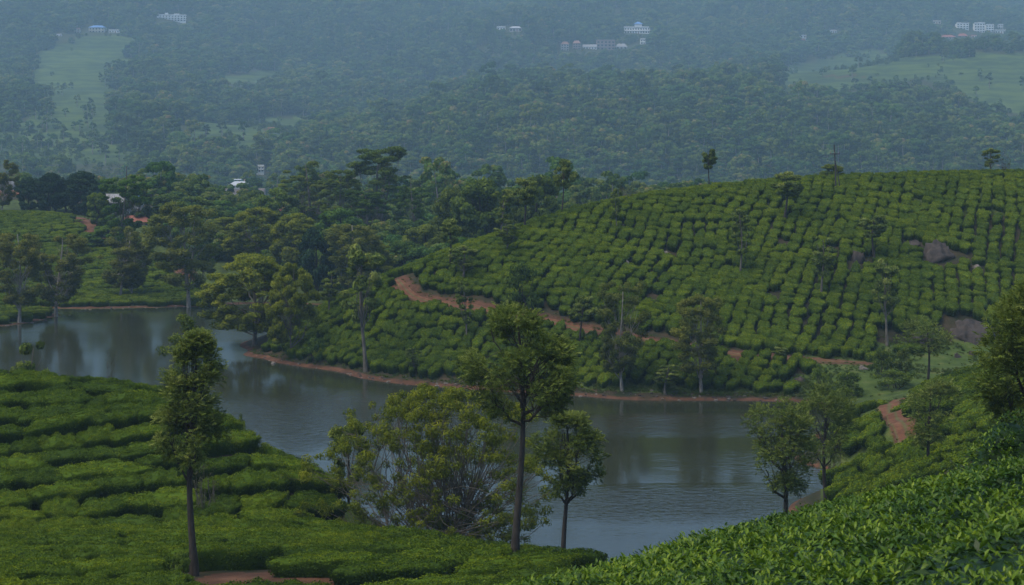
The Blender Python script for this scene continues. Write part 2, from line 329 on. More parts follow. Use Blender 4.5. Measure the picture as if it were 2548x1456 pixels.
# mountain side
MZ = [300, 450, 700, 900, 1150, 1500, 2000, 2600, 3200, 4200, 5400, 7000]
MH = [0, -8, -14, -8, 20, 66, 135, 215, 310, 680, 1060, 1100]
def mountain(px, Z, X, Y):
    h = np.interp(Z, MZ, MH)
    am = sstep(750, 1900, Z)
    h = h + am * 62 * fbm(X / 460, Y / 560, 5, 4) + sstep(1500, 3500, Z) * 60 * fbm(X / 1300, Y / 1300, 9, 3) + sstep(450, 800, Z) * 4 * fbm(X / 90, Y / 90, 21, 3)
    for cpx, cz, a, sp, sz in ((2350, 1550, 38, 420, 230), (1750, 1200, 10, 320, 200), (900, 1300, -16, 260, 300), (200, 1750, 14, 260, 420), (1500, 2350, 28, 300, 280)):
        h = h + a * np.exp(-((px - cpx) / sp) ** 2 - ((Z - cz) / sz) ** 2)
    return h

# polar grid round the camera
th_f = np.radians(np.linspace(-21, 21, 400))
th = np.concatenate([np.radians(np.linspace(-180, -60, 25)[:-1]), np.radians(np.linspace(-60, -21, 40)[:-1]), th_f, np.radians(np.linspace(21, 60, 40)[1:]), np.radians(np.linspace(60, 180, 25)[1:])])
rr = np.concatenate([np.geomspace(1.5, 55, 70)[:-1], np.arange(55, 240, 0.62), np.geomspace(240, 600, 80), np.geomspace(600, 6500, 170)[1:]])
TH, RR = np.meshgrid(th, rr, indexing='ij')
GX, GY = np.sin(TH) * RR, np.cos(TH) * RR
sT = np.clip(np.tan(np.clip(TH, -1.2, 1.2)), -0.40, 0.40)
PXg = CX + F * sT
Zg = np.where(np.abs(TH) < 1.1, RR * np.cos(np.clip(TH, -1.1, 1.1)), RR * math.cos(1.1))
near = RR < 640
Hn = np.zeros_like(RR); Hn[near] = tps(PXg[near], np.clip(Zg[near], 2, 580))
Hm = mountain(PXg, Zg, GX, GY)
wm = sstep(400, 560, Zg)
HG = Hn * (1 - wm) + Hm * wm
HG += 0.10 * fbm(GX / 2.2, GY / 2.2, 3, 3) * np.clip(RR / 60, 0, 1) * np.where(HG > 0.3, 1, 0.25)
wb = sstep(1.2, 1.9, np.abs(TH)); HG = HG * (1 - wb) + wb * (22 + 6 * fbm(GX / 80, GY / 80, 31, 3) + np.minimum(RR, 3000) * 0.03)
HG = np.where(RR < 4, np.minimum(HG, 23.0), HG)
def hq(X, Y):
    X = np.asarray(X, float); Y = np.asarray(Y, float)
    t = np.interp(np.arctan2(X, Y), th, np.arange(len(th))); r = np.interp(np.hypot(X, Y), rr, np.arange(len(rr)))
    i = np.clip(t.astype(int), 0, len(th) - 2); j = np.clip(r.astype(int), 0, len(rr) - 2); a = t - i; b = r - j
    return (HG[i, j] * (1 - a) + HG[i + 1, j] * a) * (1 - b) + (HG[i, j + 1] * (1 - a) + HG[i + 1, j + 1] * a) * b
def at_px(px, Z):
    X = (px - CX) / F * Z; return X, Z, float(hq(X, Z))
def hit(px, py, z0=2.0, z1=6000.0, off=0.0):
    Z = np.geomspace(z0, z1, 6000); X = (px - CX) / F * Z
    ray = CAM_H - (py - HY) / F * Z; h = np.maximum(hq(X, Z), 0) + off
    below = ray < h; k = int(np.argmax(below)) if below.any() else int(np.argmin(ray - h))
    return float(X[k]), float(Z[k]), float(h[k] - off)

# zones: r soil, g grass, b open far field
PPX, PPY = project(GX, np.maximum(GY, 1), HG)
front = (np.abs(TH) < 1.0)
zone = np.zeros(RR.shape + (4,), np.float32); zone[..., 3] = 1
FIELDS = [[(40, 200), (70, 150), (180, 100), (345, 86), (352, 150), (300, 180), (312, 230), (296, 330), (345, 405), (150, 408), (-200, 405), (-200, 345), (60, 300), (130, 235), (70, 215)],
          [(440, 300), (620, 290), (800, 285), (770, 350), (600, 372), (455, 345)], [(490, 205), (640, 170), (710, 172), (695, 198), (560, 215)],
          [(1900, 178), (2150, 122), (2300, 133), (2420, 130), (2900, 120), (2900, 290), (2480, 280), (2400, 232), (2290, 195), (2150, 222), (1960, 232)], [(510, 495), (730, 462), (740, 500), (560, 520)],
          [(2600, 120), (2620, 115), (2640, 115)]]
def in_fields(px, py):
    r = np.zeros(np.shape(px), bool)
    for f in FIELDS: r |= inpoly(px, py, f)
    return r
farm = front & (Zg > 520)
zone[..., 1] = np.where(farm, 0.42, 0)
zone[..., 2] = np.where(farm & in_fields(PPX + 45 * fbm(GX / 60, GY / 60, 2, 3), PPY + 14 * fbm(GX / 50, GY / 50, 4, 3)), 1, 0)
shore = front & (Zg > 85) & (Zg < 250)
zone[..., 1] = np.maximum(zone[..., 1], np.where(front & (Zg > 195) & (Zg < 330), 0.6, 0))
zone[..., 0] = np.where(shore, np.clip(1.15 - np.abs(HG - 0.05) / np.where(Zg > 195, 0.06, np.where(PXg > 1250, 0.16, 0.28)), 0, 1), 0)
meadow = front & (Zg > 148) & (Zg < 176) & (PXg > 2000)
zone[..., 1] = np.maximum(zone[..., 1], np.where(meadow, 0.85, 0) * np.where(HG < 3.2, 1, 0))
zone[..., 1] = np.maximum(zone[..., 1], np.where(shore & (Zg > 148) & (Zg < 158) & (PXg > 1000) & (HG > 0.45) & (HG < 1.6), 0.8, 0))
zone[..., 1] = np.maximum(zone[..., 1], np.where(front & (Zg > 92) & (Zg < 150) & (PXg > 2040), 0.62, 0))
zone[..., 1] = np.maximum(zone[..., 1], np.where(front & (Zg > 78) & (Zg < 96) & (PXg > 860) & (PXg < 2100), 0.75, 0))
# bare red cuts in the hillside and yards
for px, py, w, h in ((998, 110, 40, 16), (690, 355, 32, 8), (675, 322, 22, 5), (150, 396, 25, 5), (590, 468, 70, 12), (2290, 120, 40, 6), (2100, 190, 60, 5), (2010, 215, 40, 8), (2440, 95, 40, 9), (1640, 330, 20, 6)):
    zone[..., 0] = np.where(farm & (((PPX - px) / w) ** 2 + ((PPY - py) / h) ** 2 < 1), 0.62, zone[..., 0])
zone[..., 0] = np.where(front & (Zg > 58) & (Zg < 66.5) & inpoly(PPX, PPY, [(480, 1445), (560, 1418), (800, 1415), (850, 1440), (900, 1490), (480, 1490)]), 0.9, zone[..., 0])
nt, nr = RR.shape
ii, jj = np.meshgrid(np.arange(nt - 1), np.arange(nr - 1), indexing='ij'); q0 = (ii * nr + jj).ravel()
quads = np.stack([q0, q0 + nr, q0 + nr + 1, q0 + 1], 1)[:, ::-1]
gm = mesh_np('ground', np.stack([GX, GY, HG], -1).reshape(-1, 3), [quads], M['ground'], smooth=True)
ca = gm.color_attributes.new('zone', 'FLOAT_COLOR', 'POINT')

# ------------------------------------------------------------------ tracks (ribbons of bare red earth)
SOILPTS = []; BANKS = []
def ribbon(name, pts, width, ruts=True, bank=1.2):
    P = np.array(pts, float); seg = np.r_[0, np.cumsum(np.linalg.norm(np.diff(P[:, :2], axis=0), axis=1))]
    s = np.arange(0, seg[-1], 0.35); C2 = np.stack([np.interp(s, seg, P[:, 0]), np.interp(s, seg, P[:, 1])], 1)
    k = np.ones(9) / 9
    for _ in range(2):
        pad = np.concatenate([np.repeat(C2[:1], 4, 0), C2, np.repeat(C2[-1:], 4, 0)]); C2 = np.stack([np.convolve(pad[:, a], k, 'valid') for a in (0, 1)], 1)
    T = norm(np.gradient(C2, axis=0)); N = np.stack([-T[:, 1], T[:, 0]], 1)
    offs = np.linspace(-0.5, 0.5, 11); w = width * (1 + 0.22 * vnoise(s / 4, s * 0, 7))
    XY = C2[:, None] + N[:, None] * (offs[None, :, None] * w[:, None, None])
    Hh = hq(XY[..., 0], XY[..., 1]); mean = Hh.mean(1, keepdims=True)
    edge = np.abs(offs)[None] * 2
    Hh = np.maximum(Hh, lerp(mean, Hh, 0.75)) + 0.07 - 0.11 * (edge > 0.95)
    if ruts: Hh = Hh - 0.035 * np.exp(-((np.abs(offs)[None] - 0.26) / 0.09) ** 2)
    tint = np.clip(np.exp(-(offs[None] / 0.10) ** 2) * 0.75 * (1 if ruts else 0) + np.clip(edge - 0.72, 0, 1) * 2.2, 0, 1) + 0 * Hh
    n, m_ = Hh.shape; i, j = np.meshgrid(np.arange(n - 1), np.arange(m_ - 1), indexing='ij'); a = (i * m_ + j).ravel()
    me = mesh_np(name, np.concatenate([XY, Hh[..., None]], -1).reshape(-1, 3), [np.stack([a, a + m_, a + m_ + 1, a + 1], 1)], M['track'], True, tint.ravel())
    obj(name, me, kind='structure'); SOILPTS.append((C2, width)); BANKS.append(bank); return C2
hillpath = ribbon('path', [((px - CX) / F * Z, Z) for px, py, Z in PATH], 0.95, bank=1.5)
road_r = ribbon('road', [hit(px, py, 90, 150)[:2] for px, py in ((2285, 1118), (2262, 1085), (2235, 1050), (2212, 1025), (2210, 1008), (2232, 997), (2250, 990))], 1.5, bank=0.5)
road_l = ribbon('road', [((px - CX) / F * Z, Z) for px, Z in ((-200, 303), (60, 302), (160, 300), (200, 296), (215, 288), (235, 281), (300, 276), (380, 268), (440, 259), (480, 250))], 2.6, False)
def dist_tracks(X, Y):
    d = np.full(np.shape(X), 99.0)
    for (C2, w), bk in zip(SOILPTS, BANKS):
        for i in range(0, len(C2), 2):
            d = np.minimum(d, (np.hypot(X - C2[i, 0], Y - C2[i, 1]) - w / 2) / bk)
    return d
# cut banks above and below the tracks are bare soil
sel = front & (Zg > 90) & (Zg < 310)
dt = dist_tracks(GX[sel], GY[sel]); z0 = zone[..., 0]; z0[sel] = np.maximum(z0[sel], np.clip(0.95 - dt, 0, 0.8))
ca.data.foreach_set('color', zone.reshape(-1))
obj('ground', gm, kind='structure')

# ------------------------------------------------------------------ lake
wx, wy = np.meshgrid(np.linspace(-190, 60, 60), np.linspace(70, 262, 60), indexing='ij'); n_ = 60
i, j = np.meshgrid(np.arange(59), np.arange(59), indexing='ij'); a = (i * 60 + j).ravel()
obj('lake_water', mesh_np('lake_water', np.stack([wx, wy, wx * 0], -1).reshape(-1, 3), [np.stack([a, a + 60, a + 61, a + 1], 1)], M['water']), kind='structure')

# ------------------------------------------------------------------ foliage meshes
def leaf_quads(rng, C, D, L, W, tint, fold=0.25, up=None):
    """C centres (N,3), D leaf directions, L/W sizes -> diamond leaves folded along the rib"""
    N = len(C); D = norm(D); up = norm(rng.normal(size=(N, 3)) * 0.55 + np.array([0, 0, 1.0])) if up is None else norm(up + rng.normal(size=(N, 3)) * 0.35)
    Sd = norm(np.cross(D, up)); U = np.cross(Sd, D)
    L = np.broadcast_to(L, (N,))[:, None]; W = np.broadcast_to(W, (N,))[:, None]
    base = C - D * L * 0.5; tip = C + D * L * 0.5 - U * L * 0.12
    a = C + Sd * W * 0.5 + U * W * fold; b = C - Sd * W * 0.5 + U * W * fold
    Vv = np.stack([base, a, tip, b], 1).reshape(-1, 3)
    Fq = np.arange(N * 4).reshape(N, 4)
    return Vv, Fq, np.repeat(tint, 4)

def bush_mesh(name, seed, Lx, Wy, Hz, nleaf, leaf, e=0.84, sh=0.72, wb=1.35, tb=0.0):
    """a clipped tea bush: flat-topped mound, narrower at the foot, clothed in small leaves"""
    rng = np.random.default_rng(seed)
    nu, nv = 30, 11
    u = np.linspace(0, 2 * np.pi, nu, endpoint=False); v = np.linspace(0, 1, nv)
    ph = rng.uniform(0, 6.28, 8)
    def surf(u, v):
        # v 0 foot .. 0.55 shoulder .. 1 top centre
        cx = np.sign(np.cos(u)) * np.abs(np.cos(u)) ** e; cyy = np.sign(np.sin(u)) * np.abs(np.sin(u)) ** e
        wob = 1 + wb * (0.10 * np.sin(2 * u + ph[0]) + 0.08 * np.sin(3 * u + ph[1]) + 0.05 * np.sin(7 * u + ph[2]))
        t = np.clip((v - 0.5) / 0.5, 0, 1); s = np.clip(v / 0.5, 0, 1)
        rad = np.where(v < 0.5, 0.74 + 0.26 * np.sin(s * np.pi / 2), (1 - t ** 3.2 * 0.999) ** 0.55 * (1 - 0.0 * t))
        x = cx * rad * wob * Lx / 2; y = cyy * rad * wob * Wy / 2
        z = np.where(v < 0.5, -0.35 + (sh * Hz + 0.35) * s, Hz * (sh + (1 - sh) * np.sin(t * np.pi / 2)))
        lump = 0.07 * np.sin(3.1 * x + ph[3]) * np.sin(3.7 * y + ph[4]) + 0.05 * np.sin(6.3 * x + ph[5] + 2.2 * y) + 0.04 * np.sin(9 * y + ph[6] - 5 * x)
        return np.stack([x, y, z + lump * np.where(v > 0.35, 1, 0)], -1)
    Ug, Vg = np.meshgrid(u, v, indexing='ij')
    body = surf(Ug, Vg) * np.array([0.96, 0.94, 0.95]); bv = body.reshape(-1, 3)
    i, j = np.meshgrid(np.arange(nu), np.arange(nv - 1), indexing='ij'); a = (i * nv + j).ravel(); b = (((i + 1) % nu) * nv + j).ravel()
    bf = np.stack([a, b, b + 1, a + 1], 1)
    # leaves spread by area
    k = nleaf; uu = rng.uniform(0, 2 * np.pi, k * 3); vv = rng.uniform(0.12, 0.995, k * 3) ** 0.8
    P = surf(uu, vv); e = 1e-2
    du = surf(uu + e, vv) - P; dv = surf(uu, np.clip(vv + e, 0, 1)) - P; nn = np.cross(du, dv); ar = np.linalg.norm(nn, axis=1)
    keep = rng.choice(k * 3, k, replace=False, p=ar / ar.sum()); P = P[keep]; nn = norm(nn[keep]); vv = vv[keep]
    flip = ((P * np.array([1, 1, 0.3])) * nn).sum(1) < 0; nn[flip] *= -1
    P = P + nn * rng.normal(0.01, 0.035, (k, 1))
    D = norm(rng.normal(size=(k, 3)) + nn * 0.25 + np.array([0, 0, 0.15]))
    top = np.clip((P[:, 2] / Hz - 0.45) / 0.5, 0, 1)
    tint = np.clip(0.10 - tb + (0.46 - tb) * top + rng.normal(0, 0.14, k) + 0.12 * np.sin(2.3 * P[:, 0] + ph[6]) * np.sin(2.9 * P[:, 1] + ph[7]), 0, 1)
    lv, lf, lt = leaf_quads(rng, P, D, leaf * rng.uniform(0.7, 1.3, k), leaf * 0.6 * rng.uniform(0.8, 1.2, k), tint, up=nn)
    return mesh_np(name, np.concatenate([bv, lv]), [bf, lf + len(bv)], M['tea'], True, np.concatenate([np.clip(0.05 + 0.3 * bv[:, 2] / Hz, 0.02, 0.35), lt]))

def scatter(name, label, cat, pts, rots, scls, idx, protos, group=None):
    """one uncountable mass: mesh points carrying instances of the prototypes"""
    coll = bpy.data.collections.new(name + '_kinds')
    for k, me in enumerate(protos): coll.objects.link(bpy.data.objects.new('%s_kind_%02d' % (name, k), me))
    me = bpy.data.meshes.new(name); n = len(pts); me.vertices.add(n); me.vertices.foreach_set('co', np.asarray(pts, np.float32).ravel())
    for nm, ty, d, key in (('rot', 'FLOAT_VECTOR', rots, 'vector'), ('scl', 'FLOAT_VECTOR', scls, 'vector')):
        at = me.attributes.new(nm, ty, 'POINT'); at.data.foreach_set(key, np.asarray(d, np.float32).ravel())
    at = me.attributes.new('idx', 'INT', 'POINT'); at.data.foreach_set('value', np.asarray(idx, np.int32))
    o = obj(name, me, kind='stuff', label=label, cat=cat)
    ng = bpy.data.node_groups.new(name + '_scatter', 'GeometryNodeTree')
    ng.interface.new_socket('Geometry', in_out='INPUT', socket_type='NodeSocketGeometry'); ng.interface.new_socket('Geometry', in_out='OUTPUT', socket_type='NodeSocketGeometry')
    N_, L_ = ng.nodes, ng.links
    gi = N_.new('NodeGroupInput'); go = N_.new('NodeGroupOutput'); ip = N_.new('GeometryNodeInstanceOnPoints')
    ci = N_.new('GeometryNodeCollectionInfo'); ci.inputs['Collection'].default_value = coll; ci.inputs['Separate Children'].default_value = True; ci.inputs['Reset Children'].default_value = True
    def na(nm, dt):
        a = N_.new('GeometryNodeInputNamedAttribute'); a.data_type = dt; a.inputs['Name'].default_value = nm
        return [s for s in a.outputs if s.enabled and s.name == 'Attribute'][0]
    er = N_.new('FunctionNodeEulerToRotation'); L_.new(na('rot', 'FLOAT_VECTOR'), er.inputs[0])
    L_.new(gi.outputs[0], ip.inputs['Points']); L_.new(ci.outputs[0], ip.inputs['Instance']); ip.inputs['Pick Instance'].default_value = True
    L_.new(na('idx', 'INT'), ip.inputs['Instance Index']); L_.new(er.outputs[0], ip.inputs['Rotation']); L_.new(na('scl', 'FLOAT_VECTOR'), ip.inputs['Scale'])
    L_.new(ip.outputs[0], go.inputs[0])
    md = o.modifiers.new('scatter', 'NODES'); md.node_group = ng
    return o

# ------------------------------------------------------------------ tea bushes in rows
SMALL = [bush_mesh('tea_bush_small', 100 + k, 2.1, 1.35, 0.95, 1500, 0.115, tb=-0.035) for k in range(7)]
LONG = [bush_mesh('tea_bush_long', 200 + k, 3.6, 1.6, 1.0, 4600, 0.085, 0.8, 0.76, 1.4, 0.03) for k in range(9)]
def slope_frame(X, Y, dx, dy, flat=0.25):
    e = 0.6
    gx = (hq(X + e, Y) - hq(X - e, Y)) / (2 * e); gy = (hq(X, Y + e) - hq(X, Y - e)) / (2 * e)
    nz = Vector((-float(gx) * (1 - flat), -float(gy) * (1 - flat), 1)).normalized()
    x = Vector((dx, dy, 0)); x = (x - nz * x.dot(nz)).normalized(); y = nz.cross(x)
    return Matrix((x, y, nz)).transposed()
BLOCKERS = []      # (X, Y, radius): rocks, clearings
def rows(seed, phi, spacing, lmin, lmax, u0, u1, v0, v1, inside, proto_len, width_ref, hs, warp=0.5, gap=0.12, skip=0.02, wfac=0.93, jit=0.035, hj=0.05):
    """clipped bushes end to end along rows; phi = row heading from +Y to +X"""
    rng = np.random.default_rng(seed); c, s = math.cos(phi), math.sin(phi); res = []
    u = u0; row = 0
    while u < u1:
        v = v0 + rng.uniform(0, lmax); k = 0
        while v < v1:
            Ls = rng.uniform(lmin, lmax); vm = v + Ls / 2; v += Ls + gap * rng.uniform(0.3, 1.8)
            uu = u + warp * float(vnoise(np.array(u * 0.11 + seed), np.array(vm * 0.10), seed)) * 2 + rng.normal(0, jit * spacing)
            X = uu * c + vm * s; Y = -uu * s + vm * c
            if not inside(X, Y) or rng.random() < skip: continue
            if any((X - bx) ** 2 + (Y - by) ** 2 < (br + 0.4) ** 2 for bx, by, br in BLOCKERS): continue
            d2u = float(vnoise(np.array(u * 0.11 + seed), np.array((vm + 1) * 0.10), seed) - vnoise(np.array(u * 0.11 + seed), np.array((vm - 1) * 0.10), seed)) * warp
            hd = phi + d2u * 0.9 + rng.normal(0, hj)
            wv = spacing * wfac * rng.uniform(0.9 - jit * 2, 1.06 + jit * 2)
            res.append((X, Y, hd, Ls, wv, hs * rng.uniform(0.82, 1.15), row, k)); k += 1
        row += 1; u += spacing
    return res
def ifun(tab, lo=-1e9, hi=1e9):
    t = np.array(tab, float)
    return lambda px: float(np.interp(px, t[:, 0], t[:, 1]))
pathZ = ifun([(p[0], p[2]) for p in PATH] + [(2300, 165), (2450, 168), (2800, 170)])
shoreZ = ifun([(px, CAM_H * F / (py - HY)) for px, py in ((590, 887), (640, 893), (700, 905), (820, 925), (920, 945), (1000, 958), (1100, 965), (1230, 973), (1380, 980), (1500, 988), (1700, 996), (1900, 1000), (2010, 1000))])
backZ = ifun([(640, 188), (780, 194), (900, 198), (1000, 198), (1300, 205), (1600, 212), (2700, 218)])
def track_clear(X, Y, m):
    for C2, w in SOILPTS:
        if np.min((C2[:, 0] - X) ** 2 + (C2[:, 1] - Y) ** 2) < (w / 2 + m) ** 2: return False
    return True
def pxof(X, Y): return CX + F * X / Y
# rocks among the tea (placed first so that the bushes keep clear of them)
ROCKS = []
def rock_mesh(seed, sx, sy, sz, mat):
    rng = np.random.default_rng(seed); nu, nv = 18, 10
    u = np.linspace(0, 2 * np.pi, nu, endpoint=False); v = np.linspace(-0.45, np.pi / 2, nv)
    U, Vv = np.meshgrid(u, v, indexing='ij'); d = np.stack([np.cos(U) * np.cos(Vv), np.sin(U) * np.cos(Vv), np.sin(Vv)], -1)
    pl = norm(rng.normal(size=(9, 3)) + [0, 0, 0.3]); off = rng.uniform(0.62, 0.95, 9)
    dots = np.einsum('ijk,lk->ijl', d, pl); rad = np.min(np.where(dots > 0.05, off / np.maximum(dots, 0.05), 9), -1); rad = np.minimum(rad, 1.15) * (1 + 0.11 * rng.normal(size=rad.shape))
    rad[:, -1] = rad[:, -1].mean()
    P = d * rad[..., None] * np.array([sx, sy, sz]); a, b = np.meshgrid(np.arange(nu), np.arange(nv - 1), indexing='ij')
    i0 = (a * nv + b).ravel(); i1 = (((a + 1) % nu) * nv + b).ravel()
    return mesh_np('rock', P.reshape(-1, 3), [np.stack([i0, i1, i1 + 1, i0 + 1], 1)], mat)
for k, (px, py, w, h, mt, lab) in enumerate((
        (2135, 652, 46, 52, 'rock', 'pointed dark boulder standing among the tea rows of the big hill'),
        (2345, 640, 100, 56, 'rock', 'largest dark outcrop among tea bushes halfway up the right hill'),
        (2270, 612, 55, 22, 'rock', 'low dark rocks left of the largest outcrop on the tea hill'),
        (2410, 838, 130, 70, 'rock', 'long slanting dark slab of rock at the foot of the tea hill, right edge'),
        (2075, 632, 22, 18, 'rock_pale', 'small pale rock left of the pointed boulder on the tea hill'),
        (2430, 668, 26, 14, 'rock_pale', 'small pale rock below the largest outcrop on the tea hill'),
        (1655, 640, 20, 20, 'rock_pale', 'small brown rock in a gap of the tea rows, middle of the hill'),
        (1560, 665, 14, 26, 'rock_pale', 'narrow upright pale stone in a tea row left of the middle rock'),
        (1742, 500, 18, 12, 'rock', 'small dark rock near the hill top below the lone crest tree'),
        (2112, 945, 46, 20, 'rock', 'long dark boulder in the grass above the lake shore, right'),
        (2148, 920, 24, 15, 'rock_pale', 'pale grey boulder in the grass beside the red track end'),
        (2280, 850, 90, 26, 'rock', 'low brown rock ledge beside the meadow under the right tea hill'),
        (2420, 885, 24, 20, 'rock', 'rounded grey boulder at the far end of the meadow'),
        (2385, 890, 18, 18, 'rock', 'small grey boulder left of the rounded one at the meadow end'),
        (1990, 948, 34, 22, 'rock', 'dark boulder between tea bushes and lake shore grass'),
        (680, 905, 14, 8, 'rock_pale', 'small pale stone at the water edge of the peninsula tip'))):
    X, Y, Zz = hit(px, py, 140, 215); s = Y / F
    R_ = w * s / 2
    BLOCKERS.append((X, Y, R_)); ROCKS.append((X, Y, Zz, R_, h * s, mt, lab, k))

def in_upper(X, Y):
    px = pxof(X, Y)
    if px < 990 or px > 2760: return False
    return pathZ(px) + 0.6 < Y < backZ(px) and track_clear(X, Y, 1.15) and (px < 2180 or Y > 168.5)
def in_lower(X, Y):
    px = pxof(X, Y)
    if px < 640 or px > 2010: return False
    top = pathZ(px) if px > 990 else backZ(px) - 8
    lo = 1.5 if px < 1200 else 2.4
    return shoreZ(px) + lo < Y < top and track_clear(X, Y, 0.4) and hq(X, Y) > 0.5
B_hill = rows(3, math.radians(18), 1.36, 0.9, 2.6, -115, 60, 110, 250, in_upper, 2.1, 1.35, 0.95, wfac=0.93, gap=-0.34, warp=0.4, jit=0.055, hj=0.1)
B_low = rows(4, math.radians(27), 1.2, 0.9, 2.2, -140, -30, 70, 220, in_lower, 2.1, 1.35, 1.0, skip=0.02, wfac=0.95, gap=-0.3, warp=0.45, jit=0.055, hj=0.1)
def in_left(X, Y):
    px, py = project(X, Y, float(hq(X, Y)))
    crest = np.interp(px, [-300, 0, 200, 420, 560, 620, 680, 760, 800, 825, 845], [104, 103.5, 102.5, 101, 97, 95, 93, 91, 88, 85, 82])
    return -300 < px < 845 and 79.6 < Y < crest and not inpoly(px, py, [(560, 1150), (640, 1125), (720, 1135), (700, 1165), (600, 1175)])
B_left = rows(5, math.radians(84), 1.7, 1.7, 4.8, -125, -65, -60, 10, in_left, 3.6, 1.6, 0.95, warp=1.1, skip=0.02, wfac=0.91, gap=-0.30, jit=0.10, hj=0.12)
def in_bed(X, Y):
    px, py = project(X, Y, float(hq(X, Y)))
    far = np.interp(px, [-300, 0, 400, 800, 1080, 1380, 1450], [75.5, 75.5, 78, 79, 78.5, 75, 73])
    return -250 < px < 1450 and 56 < Y < far and not inpoly(px, py, [(470, 1452), (560, 1420), (800, 1418), (850, 1445), (860, 1500), (470, 1500)])
B_bed = rows(6, math.radians(87), 1.5, 2.4, 4.8, -85, -50, -60, 20, in_bed, 3.6, 1.6, 0.9, warp=0.5, gap=0.03, skip=0.0, wfac=0.99)
def in_right(X, Y):
    px, py = project(X, Y, float(hq(X, Y)))
    return 2085 < px < 2800 and 92 < Y < 139 and hq(X, Y) > 0.7 and track_clear(X, Y, 0.7) and not (Y > 137 and px < 2265)
B_right = rows(7, math.radians(52), 1.35, 1.4, 3.4, -95, 10, 60, 150, in_right, 2.1, 1.35, 0.95, warp=0.6, gap=0.05)
def in_far(X, Y):
    px = pxof(X, Y)
    lo = np.interp(px, [-300, 0, 100, 180, 230, 460, 620], [206, 206, 212.6, 219.6, 229, 229.3, 230])
    return -260 < px < 640 and lo < Y < np.interp(px, [0, 200, 450, 640], [301, 297, 262, 255]) and hq(X, Y) > 0.06 and track_clear(X, Y, 0.6)
B_far = rows(8, math.radians(72), 1.6, 1.6, 3.2, -330, -150, -220, 30, in_far, 2.1, 1.35, 0.95, warp=0.8)
def in_mead(X, Y):
    px, py = project(X, Y, float(hq(X, Y)))
    return inpoly(px, py, [(2190, 868), (2290, 838), (2480, 845), (2480, 875), (2330, 880), (2230, 885)])
B_mead = rows(9, math.radians(80), 1.7, 1.5, 2.8, -175, -150, 10, 70, in_mead, 2.1, 1.35, 0.75, skip=0.15)

def pose(b, pl, pw):
    X, Y, hd, Ls, wv, hs, row, k = b
    m3 = slope_frame(X, Y, math.sin(hd), math.cos(hd))
    return (X, Y, float(hq(X, Y)) - 0.04), m3.to_euler(), (Ls * 1.04 / pl, wv / pw, hs)
ORD = lambda n: '%d%s' % (n, 'th' if 10 <= n % 100 <= 20 else {1: 'st', 2: 'nd', 3: 'rd'}.get(n % 10, 'th'))
def visible(b):
    px, py = project(b[0], b[1], float(hq(b[0], b[1])) + 0.8)
    return -60 < px < 2608 and py < 1500
rngB = np.random.default_rng(77); rest = []; singles = []
for zone_name, where, Bs, protos, pl, pw, cap in (
        ('bed', 'on the level near bed', B_bed, LONG, 3.6, 1.6, 999),
        ('left', 'on the left foreground slope', B_left, LONG, 3.6, 1.6, 999),
        ('right', 'on the bank by the rutted road', B_right, SMALL, 2.1, 1.35, 999)):
    for b in Bs: (singles if visible(b) else rest).append((b, zone_name, where, protos, pl, pw))
for Bs in (B_hill, B_low, B_far, B_mead):
    for b in Bs: rest.append((b, '', '', SMALL, 2.1, 1.35))
singles.sort(key=lambda q: q[0][1]); rest += singles[300:]; singles = singles[:300]
by_row = {}
for q in singles: by_row.setdefault((q[1], q[0][6]), []).append(q)
rank = {}
for zn in ('bed', 'left', 'right'):
    rws = sorted([r for (z, r) in by_row if z == zn], key=lambda r: np.mean([q[0][1] for q in by_row[(zn, r)]]))
    for n, r in enumerate(rws): rank[(zn, r)] = n + 1
for (zn, r), qs in by_row.items():
    qs.sort(key=lambda q: q[0][0] / q[0][1])
    for n, (b, _, where, protos, pl, pw) in enumerate(qs):
        loc, eu, sc = pose(b, pl, pw)
        o = obj('tea_bush', protos[int(rngB.integers(len(protos)))], None, loc, None, 'tea bush %s, %s row back, %s from left' % (where, ORD(rank[(zn, r)]), ORD(n + 1)), 'tea bush', 'tea bushes ' + where)
        o.rotation_euler = eu; o.scale = sc
pp, rt, sl, ix = [], [], [], []
for b, _, _, protos, pl, pw in rest:
    loc, eu, sc = pose(b, pl, pw)
    far_long = protos is LONG
    pp.append(loc); rt.append(tuple(eu)); sl.append(sc); ix.append(int(rngB.integers(9)) if far_long else 9 + int(rngB.integers(7)))
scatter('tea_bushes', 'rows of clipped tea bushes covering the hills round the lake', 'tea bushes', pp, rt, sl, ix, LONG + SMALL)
print('BUSHES', len(singles), len(rest), [len(x) for x in (B_hill, B_low, B_left, B_bed, B_right, B_far, B_mead)])
for X, Y, Zz, R_, hh, mt, lab, k in ROCKS:
    o = obj('rock', rock_mesh(40 + k, R_, R_ * 0.8, hh * 0.7, M[mt]), None, (X, Y + R_ * 0.3, Zz - 0.1 * hh), None, lab, 'rock', 'rocks on the tea hill and shore')
    o.rotation_euler = (0, 0, 0.4 * math.sin(k * 2.1))

